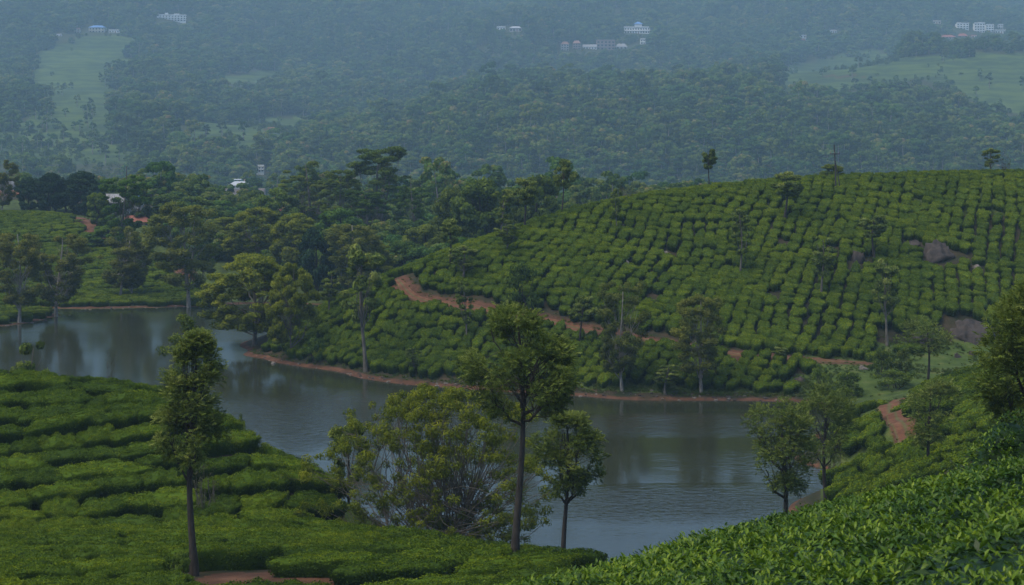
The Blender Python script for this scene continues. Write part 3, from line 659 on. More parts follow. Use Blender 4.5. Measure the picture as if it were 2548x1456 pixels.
# ------------------------------------------------------------------ trees
def tube(P, rad, n=7):
    P = np.asarray(P, float); rad = np.asarray(rad, float); m = len(P)
    T = norm(np.gradient(P, axis=0)); ref = np.array([0.31, 0.95, 0.02])
    A_ = norm(np.cross(T, ref)); B_ = np.cross(T, A_); an = np.linspace(0, 2 * np.pi, n, endpoint=False)
    V_ = P[:, None] + (A_[:, None] * np.cos(an)[None, :, None] + B_[:, None] * np.sin(an)[None, :, None]) * rad[:, None, None]
    i, j = np.meshgrid(np.arange(m - 1), np.arange(n), indexing='ij'); a = (i * n + j).ravel(); b = (i * n + (j + 1) % n).ravel()
    return V_.reshape(-1, 3), np.stack([a, b, b + n, a + n], 1)
class Wood:
    def __init__(s): s.v = []; s.f = []; s.n = 0
    def add(s, P, rad, n=7):
        v, f = tube(P, rad, n); s.v.append(v); s.f.append(f + s.n); s.n += len(v)
    def mesh(s, name, mat): return mesh_np(name, np.concatenate(s.v), [np.concatenate(s.f)], mat, True)
def bez(a, b, c, n):
    t = np.linspace(0, 1, n)[:, None]; return (1 - t) ** 2 * a + 2 * t * (1 - t) * b + t * t * c
def fronds(rng, C, D, L, tint):
    """ferny leaves: a rib with narrow leaflets"""
    N = len(C); D = norm(D); up = norm(rng.normal(size=(N, 3)) * 0.4 + [0, 0, 1]); Sd = norm(np.cross(D, up)); U = np.cross(Sd, D)
    cs, ds, ls, ts = [], [], [], []
    for k in (0.25, 0.5, 0.75):
        for sg in (-1, 1):
            d = norm(D * 0.75 + Sd * sg * 0.75 - U * 0.15); ln = L * (0.62 - 0.3 * k)
            cs.append(C + D * (L * k)[:, None] + d * (ln * 0.5)[:, None] - U * (L * k * k * 0.25)[:, None]); ds.append(d); ls.append(ln); ts.append(tint)
    cs.append(C + D * (L * 0.8)[:, None] - U * (L * 0.15)[:, None]); ds.append(norm(D - U * 0.4)); ls.append(L * 0.5); ts.append(tint)
    Ls = np.concatenate(ls)
    return leaf_quads(rng, np.concatenate(cs), np.concatenate(ds), Ls, Ls * 0.30, np.concatenate(ts))
PROF = {
    'oak': lambda t: np.clip(np.sin(np.pi * (0.12 + 0.80 * t)), 0, 1) ** 0.8,
    'cone': lambda t: np.clip(1.08 - t, 0, 1) ** 0.62 * np.clip(0.55 + t * 2.2, 0, 1),
    'euc': lambda t: np.clip(np.sin(np.pi * (0.10 + 0.72 * t)), 0, 1) ** 0.6,
    'vase': lambda t: np.clip(0.35 + 1.1 * t, 0, 1) * np.clip(1.35 - t, 0, 1) ** 0.5,
    'round': lambda t: np.sqrt(np.clip(1 - (2 * t - 0.9) ** 2 / 1.25, 0, 1)),
}
def tree_mesh(seed, H, cw, cb, prof='oak', ncl=40, nlf=60, leaf=0.28, rc=0.5, r0=None, nlimb=6, lean=0.05, leafmat='oak', bark='bark_dark', ferny=False, droop=0.0, flat=0.75, stems=1, shell=0.3, wl=0.32, gaps=0.0, limb_r=0.42):
    rng = np.random.default_rng(seed); W = Wood()
    r0 = r0 or H * 0.016; zb = cb * H; ch = H - zb
    ln = rng.normal(size=2) * lean * H
    tz = np.linspace(-0.4, H * (0.93 if stems == 1 else 0.05), 12); tt = np.clip(tz / H, 0, 1)
    wob = np.stack([np.sin(tt * 5 + rng.uniform(0, 6)), np.cos(tt * 4 + rng.uniform(0, 6))], 1) * 0.017 * H
    wob -= wob[:1]
    T = np.concatenate([ln[None] * tt[:, None] ** 1.3 + wob, tz[:, None]], 1)
    def trunk_at(z): return np.array([np.interp(z, tz, T[:, a]) for a in range(3)])
    if stems == 1:
        rad = r0 * np.clip(1 - 0.80 * tt ** 0.9, 0.08, 1); rad[0:2] *= 1.25
        W.add(T, rad, 8)
    # cluster centres inside the crown's envelope
    C = []; k = 0
    lump = rng.uniform(0, 6.28, 3)
    while len(C) < ncl and k < ncl * 20:
        k += 1; t = rng.uniform(0, 1) ** 0.9; an = rng.uniform(0, 2 * np.pi)
        Rm = PROF[prof](np.array(t)) * cw / 2 * (1 + 0.18 * math.sin(2 * an + lump[0] + 3 * t) + 0.12 * math.sin(3 * an + lump[1] - 5 * t))
        r = Rm * math.sqrt(rng.uniform(shell, 1)); z = zb + ch * (0.03 + 0.93 * t)
        c = trunk_at(min(z, H * 0.9)) * [1, 1, 0] + np.array([r * math.cos(an), r * math.sin(an), z])
        if gaps and vnoise(np.array(c[0] / (cw * 0.22) + seed), np.array(c[2] / (cw * 0.2) + c[1] / cw), seed) < gaps - 0.5: continue
        C.append(c)
    C = np.array(C)
    # limbs: group clusters by bearing and height
    ang = np.arctan2(C[:, 1] - T[-1, 1] * .5, C[:, 0] - T[-1, 0] * .5)
    gid = ((ang + np.pi) / (2 * np.pi) * nlimb + 2.7 * (C[:, 2] > zb + 0.5 * ch)).astype(int) % (nlimb * 2)
    for g in np.unique(gid):
        idx = np.where(gid == g)[0]; cen = C[idx].mean(0)
        if stems == 1:
            zs = max(zb * 0.92, min(cen[2] - 0.55 * ch * rng.uniform(0.6, 1), H * 0.8)) + rng.uniform(-.05, .05) * ch
            st = trunk_at(zs); rr_ = r0 * limb_r * np.clip(1.2 - zs / H, 0.25, 1)
        else:
            st = np.array([rng.normal() * 0.35, rng.normal() * 0.3, -0.3]); rr_ = r0 * rng.uniform(0.7, 1.1)
        mid = lerp(st, cen, 0.5) + np.array([(cen[0] - st[0]) * 0.28, (cen[1] - st[1]) * 0.28, -0.10 * np.linalg.norm(cen - st)]) + rng.normal(size=3) * 0.04 * cw
        L_ = bez(st, mid, cen, 9); L_[1:-1] += rng.normal(size=(7, 3)) * 0.012 * cw
        W.add(L_, rr_ * np.linspace(1, 0.25, 9), 6)
        for i in idx:
            j = rng.integers(3, 8); s0 = L_[j]
            m2 = lerp(s0, C[i], 0.5) + rng.normal(size=3) * 0.05 * cw + [0, 0, -0.02 * cw]
            W.add(bez(s0, m2, C[i], 5), rr_ * lerp(0.42, 0.18, j / 8) * np.linspace(1, 0.35, 5), 4)
    # leaves
    rcs = rc * rng.uniform(0.7, 1.35, len(C)); n = np.maximum((nlf * (rcs / rc) ** 1.6).astype(int), 5)
    ci = np.repeat(np.arange(len(C)), n); N = len(ci)
    off = norm(rng.normal(size=(N, 3))) * (rng.uniform(0, 1, (N, 1)) ** 0.45) * rcs[ci][:, None] * np.array([1, 1, flat])
    P = C[ci] + off
    axis = np.array([T[-1, 0] * .5, T[-1, 1] * .5, zb + 0.35 * ch]); outw = norm(P - axis)
    D = norm(off) * 0.6 + outw * 0.5 + np.array([0, 0, 0.45 - 1.5 * droop]) + rng.normal(size=(N, 3)) * 0.5
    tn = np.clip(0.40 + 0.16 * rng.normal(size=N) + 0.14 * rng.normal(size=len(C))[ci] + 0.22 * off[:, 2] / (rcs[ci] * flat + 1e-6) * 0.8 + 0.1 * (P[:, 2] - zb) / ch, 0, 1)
    Lf = leaf * rng.uniform(0.65, 1.35, N)
    if ferny: lv, lf, lt = fronds(rng, P, D, Lf, tn)
    else: lv, lf, lt = leaf_quads(rng, P, np.cross(norm(off), norm(rng.normal(size=(N, 3)))) + D * 0.45, Lf, Lf * wl, tn, up=norm(off) + outw * 0.4 + np.array([0, 0, 0.5]))
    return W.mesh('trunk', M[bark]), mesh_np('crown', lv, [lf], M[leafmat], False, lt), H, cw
TREE_ID = 0
def plant(name, label, cat, proto, X, Y, z, H, width, rz=0.0, group=None, kind=None, tilt=0.0):
    tm, cm, h0, w0 = proto
    t = thing(name, label, cat, (X, Y, z), 0, group)
    sc = (width / w0, width / w0, H / h0)
    for nm, me in (('trunk', tm), ('crown', cm)):
        o = obj(nm, me, t); o.scale = sc; o.rotation_euler = (0, tilt, rz)
    return t
# prototypes shared by the middle-distance trees
def protos(n, f): return [f(k) for k in range(n)]
P_OAK = protos(5, lambda k: tree_mesh(300 + k, 7, 2.6, 0.55, 'oak', 34, 110, 0.34, 0.42, 0.15, 5, 0.03, 'oak', 'bark_dark', gaps=0.15, wl=0.36))
P_SLIM = protos(3, lambda k: tree_mesh(330 + k, 7, 2.0, 0.36, 'euc', 30, 100, 0.30, 0.36, 0.12, 5, 0.03, 'oak', 'bark_grey', gaps=0.25, wl=0.34))
P_EUC = protos(5, lambda k: tree_mesh(350 + k, 18, 7.5, 0.16, 'euc', 120, 130, 0.42, 0.8, 0.24, 6, 0.04, 'euc', 'bark_pale', droop=0.2, flat=0.8, gaps=0.18, wl=0.36))
P_TALL = protos(4, lambda k: tree_mesh(380 + k, 22, 10, 0.15, 'vase', 95, 150, 0.5, 0.95, 0.28, 7, 0.04, 'round', 'bark_grey', droop=0.1, flat=0.5, gaps=0.28, wl=0.4))
P_ACA = protos(4, lambda k: tree_mesh(400 + k, 12, 9.5, 0.14, 'round', 150, 150, 0.40, 0.8, 0.2, 7, 0.03, 'acacia', 'bark_grey', droop=0.2, flat=0.6, gaps=0.22, wl=0.4))
P_RND = protos(5, lambda k: tree_mesh(420 + k, 10, 7, 0.12, 'round', 85, 140, 0.5, 0.85, 0.22, 7, 0.03, 'round', 'bark_dark', flat=0.75, gaps=0.15, wl=0.5))
P_DRK = protos(3, lambda k: tree_mesh(440 + k, 9, 6, 0.06, 'round', 100, 140, 0.42, 0.7, 0.22, 7, 0.02, 'dark', 'bark_dark', flat=0.9, gaps=0.1, wl=0.45))
P_SHR = protos(4, lambda k: tree_mesh(460 + k, 2.2, 2.4, 0.05, 'round', 26, 60, 0.2, 0.36, 0.04, 5, 0.02, 'round', 'bark_dark', stems=5, gaps=0.15, wl=0.45))
P_TWG = protos(2, lambda k: tree_mesh(480 + k, 3.0, 2.0, 0.1, 'vase', 60, 10, 0.12, 0.22, 0.035, 8, 0.02, 'twig', 'bark_grey', stems=5, wl=0.3))
KIND = {'oak': (P_OAK, 'silver_oak_tree'), 'slim': (P_SLIM, 'slender_tree'), 'euc': (P_EUC, 'eucalyptus_tree'), 'tall': (P_TALL, 'tall_tree'), 'aca': (P_ACA, 'broad_tree'), 'rnd': (P_RND, 'round_tree'), 'drk': (P_DRK, 'dark_tree'), 'shr': (P_SHR, 'shrub'), 'twg': (P_TWG, 'bare_shrub')}
kcount = {}
def tree_at(kind, px, ybase, ytop, wpx, label, Z=None, zr=(60, 330), group=None, tilt=0.0):
    """px: trunk column; ybase: foot line in the view (or None with Z); ytop and wpx: crown top and spread"""
    pr, name = KIND[kind]; k = kcount.get(kind, 0); kcount[kind] = k + 1
    if Z is None: X, Y, z = hit(px, ybase, *zr)
    else: X, Y, z = at_px(px, Z)
    if 140 < Y < 270:
        X1, Y1 = X, Y
        while float(hq(X1, Y1)) < 0.35 and Y1 < Y + 9: X1 *= (Y1 + 0.5) / Y1; Y1 += 0.5
        if float(hq(X1, Y1)) >= 0.35: X, Y = X1, Y1
        z = float(hq(X, Y))
    s = Y / F; top = CAM_H - (ytop - HY) * s; H = max(top - z, 0.6)
    plant(name, label, 'shrub' if kind in ('shr', 'twg') else 'tree', pr[k % len(pr)], X, Y, z - 0.05, H, wpx * s, (k * 2.399) % 6.28, group, tilt=tilt)

# -- big foreground silver oaks, one of a kind each
def big_tree(px, ybase, ytop, wpx, Z, label, seed, name='silver_oak_tree', **kw):
    X, Y, z = at_px(px, Z)
    s = Y / F; H = CAM_H - (ytop - HY) * s - z
    pr = tree_mesh(seed, H, wpx * s, **kw)
    plant(name, label, 'tree', pr, X, Y, z - 0.05, H, pr[3])
big_tree(485, 1430, 822, 180, 66, 'tall narrow silver oak with conical crown and dark straight trunk, left foreground', 501, cb=0.44, prof='cone', ncl=150, nlf=34, leaf=0.25, rc=0.32, r0=0.17, nlimb=6, lean=0.0, ferny=True, gaps=0.26)
big_tree(1280, 1405, 762, 310, 66, 'largest silver oak with spreading top on a dark forked trunk, picture centre', 502, cb=0.58, prof='oak', ncl=165, nlf=34, leaf=0.26, rc=0.36, r0=0.19, nlimb=6, lean=0.0, ferny=True, gaps=0.30, limb_r=0.55)
big_tree(1402, 1390, 1032, 150, 72, 'small round-headed silver oak right of the largest one, beside the water', 503, cb=0.50, prof='oak', ncl=100, nlf=32, leaf=0.23, rc=0.30, r0=0.14, nlimb=5, lean=0.0, ferny=True, gaps=0.22, limb_r=0.55)
big_tree(2560, 1300, 705, 225, 50, 'dark silver oak leaning into the picture at the right edge', 504, cb=0.50, prof='oak', ncl=130, nlf=40, leaf=0.26, rc=0.40, r0=0.2, nlimb=7, lean=0.0, ferny=True, gaps=0.2)
big_tree(1950, 1250, 1005, 190, 88, 'dark forked silver oak with two-lobed crown in front of the right water', 505, cb=0.33, prof='vase', ncl=95, nlf=34, leaf=0.27, rc=0.42, r0=0.17, nlimb=5, lean=0.0, ferny=True, gaps=0.2, limb_r=0.6)
big_tree(2057, 1195, 945, 150, 100, 'slender silver oak at the water edge left of the rutted road', 506, cb=0.42, prof='oak', ncl=75, nlf=34, leaf=0.27, rc=0.42, r0=0.15, nlimb=5, lean=0.01, ferny=True, gaps=0.2)
big_tree(2312, 1150, 938, 110, 100, 'thin dark silver oak rising from tea bushes right of the rutted road', 507, cb=0.35, prof='euc', ncl=60, nlf=20, leaf=0.34, rc=0.4, r0=0.12, nlimb=5, lean=0.0, ferny=True, gaps=0.25)
big_tree(2306, 950, 795, 120, 137, 'tall bare-stemmed tree with a small two-part head above the rutted road', 508, cb=0.58, prof='oak', ncl=40, nlf=20, leaf=0.4, rc=0.5, r0=0.14, nlimb=4, lean=0.0, ferny=True, gaps=0.2)
big_tree(448, 900, 778, 95, 124, 'dark rounded tree over the water just behind the left silver oak', 509, name='round_tree', cb=0.25, prof='round', ncl=60, nlf=40, leaf=0.3, rc=0.5, r0=0.14, nlimb=5, lean=0.0, leafmat='round', gaps=0.15, wl=0.4)
# -- the wide many-stemmed tree at the water's edge
X, Y, z = at_px(1085, 83.0); s = Y / F
pr = tree_mesh(510, CAM_H - (968 - HY) * s - z + 0.2, 640 * s, 0.10, 'round', 470, 80, 0.21, 0.38, 0.10, 9, 0.02, 'acacia', 'bark_grey', droop=0.75, flat=0.75, stems=9, shell=0.0, wl=0.26, gaps=0.0)
plant('many_stemmed_tree', 'wide olive-green many-stemmed tree spreading at the near lake shore', 'tree', pr, X, Y, z, pr[2], pr[3])

# -- trees on the tea hill and its crest
for r in (
    ('oak', 1766, 467, 368, 36, 'lone small-headed tree on the hill crest, the one standing clear against the forest'),
    ('oak', 1398, 545, 396, 44, 'tall slim-crowned tree on the left shoulder of the tea hill'),
    ('oak', 1305, 578, 442, 62, 'dark-crowned tree on the hill shoulder, second left of the slim-crowned one'),
    ('slim', 1244, 600, 470, 44, 'thin tree on the hill edge just left of the dark-crowned one'),
    ('slim', 1261, 640, 542, 52, 'low tree with ivy-clad trunk below the hill edge pair'),
    ('oak', 1118, 672, 545, 52, 'round-topped slim tree above the bend of the red path'),
    ('slim', 1150, 708, 608, 60, 'thin open tree just right and below the tree at the path bend'),
    ('oak', 1950, 556, 425, 66, 'dense dark-crowned tree breaking the hill skyline right of centre'),
    ('slim', 1841, 690, 520, 50, 'thin faint tree in mid slope left of the dense skyline tree'),
    ('oak', 2178, 655, 532, 66, 'dark-headed tree in the upper right tea slope above the pointed boulder'),
    ('slim', 2044, 742, 585, 56, 'thin pale-stemmed tree left of the pointed boulder'),
    ('slim', 2207, 860, 640, 60, 'tall thin tree with leafy stem in the lower right tea slope'),
    ('shr', 1300, 765, 655, 92, 'bushy dark shrub growth in the tea above the red path'),
    ('oak', 1442, 862, 735, 58, 'small tree standing on the red path edge, centre right'),
    ('slim', 1160, 860, 700, 40, 'dark thin tree below the red path left of the largest silver oak'),
    ('euc', 1548, 985, 700, 118, 'tall feathery green tree on the lake shore right of centre'),
    ('euc', 1745, 987, 728, 120, 'orange-tinged tree on the lake shore, the right of two tall ones'),
    ('slim', 1655, 987, 905, 60, 'small green tree on the shore between the two tall ones'),
    ('shr', 2198, 935, 868, 62, 'dense dark green bush tree at the head of the meadow'),
    ('shr', 2248, 925, 868, 48, 'smaller dark bush tree just right of the meadow head bush'),
    ('oak', 1940, 905, 862, 34, 'small yellow-green tree beside the red track at the meadow'),
    ('slim', 910, 940, 600, 90, 'white-stemmed leaning eucalyptus on the peninsula shore'),
    ('slim', 1035, 935, 865, 36, 'small dark tree in the tea near the peninsula shore'),
    ('slim', 820, 790, 672, 44, 'thin tree on the left end of the peninsula ridge'),
    ('shr', 785, 905, 835, 52, 'green bush at the peninsula shore left of the white-stemmed tree'),
    ('slim', 2468, 442, 366, 36, 'dark small-headed tree on the crest near the right edge'),
    ('twg', 2503, 442, 392, 34, 'bare twiggy shrub on the crest at the far right'),
    ('shr', 2312, 452, 430, 40, 'low dark bush on the hill crest, right'),
    ('shr', 2447, 446, 428, 34, 'low dark bush beside the small-headed crest tree at right'),
    ('twg', 1562, 506, 462, 76, 'brown bare bush on the hill shoulder skyline'),
    ('slim', 1536, 582, 468, 26, 'thin bare-stemmed sapling left of the brown bush'),
    ('shr', 1932, 940, 905, 30, 'small leafy shrub on the shore below the red track'),
    ('shr', 2040, 975, 905, 60, 'tangled green shrub above the shore at the lake corner'),
    ('shr', 2110, 985, 925, 80, 'wide brownish shrub left of the meadow head bush'),
    ('shr', 2230, 965, 920, 90, 'dark shrub mass behind the bend of the rutted road'),
    ('shr', 2090, 1080, 1010, 90, 'green shrub at the shore below the strip of tea'),
    ):
    tree_at(*r, zr=(95, 230))
tree_at('rnd', 2068, None, 408, 62, 'tree with layered crown just behind the crest beside the power pole', Z=212)
tree_at('twg', 510, 1310, 1150, 95, 'leafless wispy shrub behind the trunk of the left silver oak', zr=(76, 120))
tree_at('slim', 78, None, 845, 72, 'small bright green sapling on the lake side of the left slope', Z=116)
tree_at('twg', 275, 945, 858, 28, 'thin dry sapling on the crest of the left slope', zr=(100, 130))
tree_at('shr', 450, 1445, 1365, 60, 'fern-like sapling beside the foot of the left silver oak', zr=(58, 80))
tree_at('shr', 600, None, 1040, 40, 'small bush on the crest at the right of the left slope', Z=108)
tree_at('shr', 800, None, 1260, 70, 'dry shrub at the end of the left slope by the water', Z=86)
tree_at('shr', 770, None, 1170, 90, 'dark bush clump at the right foot of the left slope', Z=92)
tree_at('twg', 2075, 1200, 1080, 60, 'bare twiggy bush beside the slender silver oak', zr=(95, 125))
tree_at('shr', 2500, None, 1010, 100, 'dark shrub beneath the silver oak at the right edge', Z=92)
tree_at('slim', 870, None, 1030, 80, 'bright green young tree at the left of the many-stemmed tree', Z=90)

# -- left shore and the wooded middle ground
for r in (
    ('aca', 632, 884, 632, 250, 'broad yellow-green tree on the tip of the peninsula'),
    ('aca', 725, 892, 650, 120, 'yellow-green tree right of the broad one on the peninsula tip'),
    ('euc', 48, 803, 565, 120, 'brownish eucalyptus nearest the left picture edge on the far shore'),
    ('euc', 140, 788, 578, 130, 'white-limbed eucalyptus on the far left shore'),
    ('euc', 300, 757, 560, 110, 'eucalyptus with double pale stem on the far shore'),
    ('euc', 328, 757, 600, 70, 'thin pale-stemmed tree right beside the double-stemmed eucalyptus'),
    ('euc', 470, 765, 500, 150, 'tall leaning eucalyptus where the far shore meets the wood'),
    ('shr', 180, 770, 700, 60, 'small bush at the far left shore')):
    tree_at(*r, zr=(170, 260))
for kind, px, Z, yt, w, lab in (
    ('tall', 300, 262, 395, 130, 'tall layered tree rising above the houses on the left'),
    ('tall', 955, 300, 360, 180, 'tallest layered tree, high crown against the forested mountain'),
    ('tall', 770, 305, 392, 150, 'layered tree left of the tallest one'),
    ('tall', 840, 290, 418, 110, 'dense tall tree between the two layered ones'),
    ('tall', 1035, 285, 430, 90, 'open tree right of the tallest one'),
    ('tall', 900, 275, 470, 130, 'full tree below the tallest layered tree'),
    ('rnd', 1195, 250, 446, 150, 'bright green round tree behind the path bend'),
    ('rnd', 1335, 255, 440, 130, 'bright green round tree behind the hill shoulder'),
    ('rnd', 1125, 262, 468, 90, 'green tree left of the bright round ones'),
    ('rnd', 1260, 268, 470, 80, 'green tree between the two bright round ones'),
    ('aca', 640, 262, 515, 160, 'olive tree crown in the wood behind the peninsula'),
    ('aca', 735, 255, 530, 150, 'tall olive tree right of the first in the wood behind the peninsula'),
    ('aca', 560, 275, 540, 120, 'olive tree at the left of the wood behind the peninsula'),
    ('drk', 792, 236, 560, 90, 'very dark conical tree with straight trunk in the wood'),
    ('euc', 880, 232, 545, 130, 'olive eucalyptus at the wood edge behind the ridge end'),
    ('aca', 925, 236, 590, 110, 'small olive tree at the wood edge right of the eucalyptus'),
    ('rnd', 1000, 240, 600, 90, 'dark green tree at the foot of the wood by the hill end'),
    ('rnd', 1060, 250, 560, 110, 'dark green tree under the open one'),
    ('rnd', 480, 300, 490, 110, 'green tree behind the leaning eucalyptus'),
    ('rnd', 420, 305, 484, 90, 'fresh green tree right of the grey-roofed house'),
    ('rnd', 540, 312, 500, 90, 'green tree above the olive wood, left'),
    ('aca', 400, 285, 540, 100, 'green tree below the pink house'),
    ('rnd', 1150, 235, 590, 100, 'dark foliage mass just behind the path bend'),
    ('rnd', 850, 262, 520, 110, 'green tree crown in the middle of the wood'),
    ('rnd', 690, 300, 470, 100, 'grey-green tree left of the layered trees'),
    ('drk', 70, 318, 442, 62, 'leftmost of the dark rounded trees by the red road'),
    ('drk', 122, 318, 432, 86, 'second of the dark rounded trees by the red road'),
    ('drk', 165, 320, 444, 70, 'third of the dark rounded trees by the red road'),
    ('drk', 205, 318, 428, 90, 'tallest of the dark rounded trees by the red road'),
    ('drk', 236, 316, 458, 56, 'last of the dark rounded trees next to the grey-roofed house'),
    ('euc', 5, 300, 395, 60, 'tree cut by the left picture edge behind the rusty roofs'),
    ('rnd', 240, 285, 480, 56, 'small layered tree in front of the dark trees'),
    ('rnd', 345, 300, 470, 60, 'dark tree right of the tall layered one by the houses'),
    ('shr', 165, 290, 545, 90, 'rounded shrub on the tea slope below the red road'),
    ('rnd', 270, 272, 560, 100, 'dark tree in front of the pink house'),
    ('rnd', 1420, 262, 505, 80, 'green bush tree behind the hill shoulder right of the bright ones')):
    tree_at(kind, px, None, yt, w, lab, Z=Z)

# ------------------------------------------------------------------ buildings
for nm, c in (('white_wall', (0.82, 0.82, 0.80)), ('cream_wall', (0.62, 0.58, 0.48)), ('pink_wall', (0.62, 0.30, 0.24)), ('brown_wall', (0.34, 0.26, 0.23)), ('grey_wall', (0.42, 0.40, 0.38)), ('orange_wall', (0.50, 0.26, 0.14))):
    M[nm] = plain(nm, c, 0.85, 0.10, 0.7)
for nm, c in (('blue_roof', (0.12, 0.25, 0.52)), ('grey_roof', (0.26, 0.26, 0.27)), ('brown_roof', (0.26, 0.15, 0.12)), ('red_roof', (0.28, 0.10, 0.07)), ('rust_roof', (0.24, 0.10, 0.065)), ('pale_roof', (0.42, 0.43, 0.46)), ('green_roof', (0.22, 0.40, 0.33))):
    M[nm] = plain(nm, c, 0.6, 0.14, 0.9)
M['pane'] = plain('window_pane', (0.035, 0.04, 0.05), 0.15, 0.2, 1.0, 0.5)
M['pole'] = plain('pole_metal', (0.05, 0.045, 0.04), 0.7)
BRECT = []
def building(name, label, px, ybase, wpx, hpx, wall, roof, rk='hip', storeys=2, bays=5, depth=0.55, rz=0.0, Z=None, roof_h=0.3, extras=(), zr=(480, 5000), band=True, cat='building', group='buildings on the far hillside'):
    if Z is None: X, Y, z = hit(px, ybase, *zr)
    else: X, Y, z = at_px(px, Z); z = CAM_H - (ybase - HY) / F * Y
    s = Y / F; w = wpx * s; h = hpx * s; d = max(w * depth, 4.0)
    BRECT.append((px - wpx * 0.62, px + wpx * 0.62, ybase - hpx - 2, ybase + 1.0, Y))
    t = thing(name, label, cat, (X, Y + d * 0.3, z), rz, group)
    hr = h * roof_h if rk in ('hip', 'gable') else 0.0; hw = h - hr
    obj('wall', MB().box(-w / 2, w / 2, 0, d, -6, hw).mesh('wall', M[wall]), t)
    if rk == 'hip':
        obj('roof', MB().hip(-w * 0.54, w * 0.54, -w * 0.04 - 0.4, d + 0.4, hw + 0.01, h, min(w * 0.25, d * 0.5)).mesh('roof', M[roof]), t)
    elif rk == 'gable':
        obj('roof', MB().hip(-w * 0.53, w * 0.53, -0.5, d + 0.5, hw + 0.01, h, 0.02).mesh('roof', M[roof]), t)
    else:
        obj('roof', MB().box(-w * 0.52, w * 0.52, -0.5, d + 0.5, hw + 0.01, hw + 0.35).mesh('roof', M[roof]), t)
        obj('parapet', MB().box(-w * 0.52, w * 0.52, -0.5, -0.25, hw + 0.36, hw + 1.1).mesh('parapet', M[wall]), t)
    sh = hw / storeys; bw = w / bays
    wm = MB().box(-bw * 0.27, bw * 0.27, -0.06, 0.03, -sh * 0.24, sh * 0.24).mesh('window', M['pane'])
    fm = MB().box(-bw * 0.33, bw * 0.33, -0.10, 0.02, -sh * 0.33, -sh * 0.26).mesh('sill', M[wall])
    for r in range(storeys):
        for b in range(bays):
            if r == 0 and b == bays // 2:
                obj('door', MB().box(-bw * 0.22, bw * 0.22, -0.07, 0.03, 0.02, sh * 0.72).mesh('door', M['brown_roof']), t, (-w / 2 + bw * (b + 0.5), 0, 0)); continue
            o = obj('window', wm, t, (-w / 2 + bw * (b + 0.5), 0, sh * (r + 0.52)))
            if wpx > 28: obj('sill', fm, o)
        if band and r > 0: obj('floor_band', MB().box(-w * 0.515, w * 0.515, -0.9, -0.002, sh * r - 0.18, sh * r + 0.18).mesh('floor_band', M[wall]), t)
    for ex in extras:   # (name, x0, x1, z0, z1 in fractions of w and h, material)
        en, a, b, c0, c1, mt = ex
        if en == 'cupola_roof': me = MB().hip(w * a, w * b, d * 0.1 - w * 0.03, d * 0.1 + w * (b - a), h * c0, h * c1, w * (b - a) * 0.49).mesh(en, M[mt])
        elif en == 'terrace_wall' or en == 'wing': me = MB().box(w * a, w * b, -w * 0.06, d * 0.6, h * c0 - 4, h * c1).mesh(en, M[mt])
        else: me = MB().box(w * a, w * b, d * 0.1, d * 0.1 + w * (b - a) * 0.8, h * c0, h * c1).mesh(en, M[mt])
        obj(en, me, t)
    return t
building('hotel', 'large white three-storey hotel high on the mountain, upper left', 428, 53, 66, 15, 'white_wall', 'pale_roof', 'flat', 3, 9, 0.3, 0.25, extras=(('stair_tower', -0.28, -0.16, 1.0, 1.42, 'white_wall'), ('roof_room', 0.06, 0.26, 1.0, 1.3, 'white_wall'), ('wing', -0.58, -0.505, 0.1, 0.8, 'white_wall')))
building('house', 'blue-roofed house at the top of the far tea field, upper left', 238, 82, 38, 20, 'cream_wall', 'blue_roof', 'hip', 2, 5, 0.7, extras=(('porch_roof', 0.3, 0.62, 0.5, 0.56, 'green_roof'), ('column', 0.32, 0.36, 0.0, 0.5, 'white_wall'), ('column', 0.5, 0.54, 0.0, 0.5, 'white_wall')))
building('house', 'small cream house left of the blue-roofed house on the far tea field', 190, 82, 14, 13, 'cream_wall', 'brown_roof', 'gable', 2, 2, 0.8)
building('house', 'tiny white house at the far left end of the tea field houses', 146, 91, 12, 7, 'white_wall', 'grey_roof', 'gable', 1, 2, 0.7)
building('house', 'low white building right of the blue-roofed house', 283, 82, 26, 6, 'white_wall', 'grey_roof', 'flat', 1, 4, 0.4)
building('house', 'pale hip-roofed house in the forest, upper middle', 1283, 80, 30, 15, 'grey_wall', 'pale_roof', 'hip', 1, 4, 0.6)
building('house', 'small white flat house left of the pale hip-roofed forest house', 1247, 75, 22, 7, 'white_wall', 'grey_roof', 'flat', 1, 3, 0.5)
building('villa', 'long white two-storey villa with a blue-capped tower, upper right of centre', 1586, 84, 64, 16, 'white_wall', 'pale_roof', 'flat', 2, 10, 0.35, -0.08, extras=(('tower', -0.10, 0.18, 1.0, 1.55, 'white_wall'), ('cupola_roof', -0.15, 0.23, 1.56, 1.98, 'blue_roof')))
building('apartment_block', 'brown-roofed block, left of a pair in the forest right of centre', 1406, 127, 20, 24, 'grey_wall', 'brown_roof', 'hip', 3, 3, 0.8)
building('apartment_block', 'brown-roofed block, right of a pair in the forest right of centre', 1435, 124, 19, 23, 'brown_wall', 'brown_roof', 'hip', 3, 3, 0.8)
building('hall', 'long low hall with grey roof and white front in the forest', 1468, 123, 34, 13, 'white_wall', 'grey_roof', 'gable', 1, 5, 0.6, roof_h=0.5)
building('apartment_block', 'brown unfinished three-storey block with a white stair tower', 1508, 125, 46, 24, 'brown_wall', 'brown_roof', 'flat', 3, 5, 0.5, extras=(('stair_tower', 0.36, 0.5, 0.0, 0.8, 'white_wall'), ('roof_room', -0.5, -0.3, 1.0, 1.02, 'orange_wall')))
building('house', 'small hip-roofed grey pavilion right of the unfinished block', 1547, 122, 28, 14, 'white_wall', 'grey_roof', 'hip', 1, 3, 0.7, roof_h=0.6)
building('house', 'small white house at the right end of the forest group', 1600, 111, 12, 13, 'white_wall', 'pale_roof', 'flat', 2, 2, 0.8)
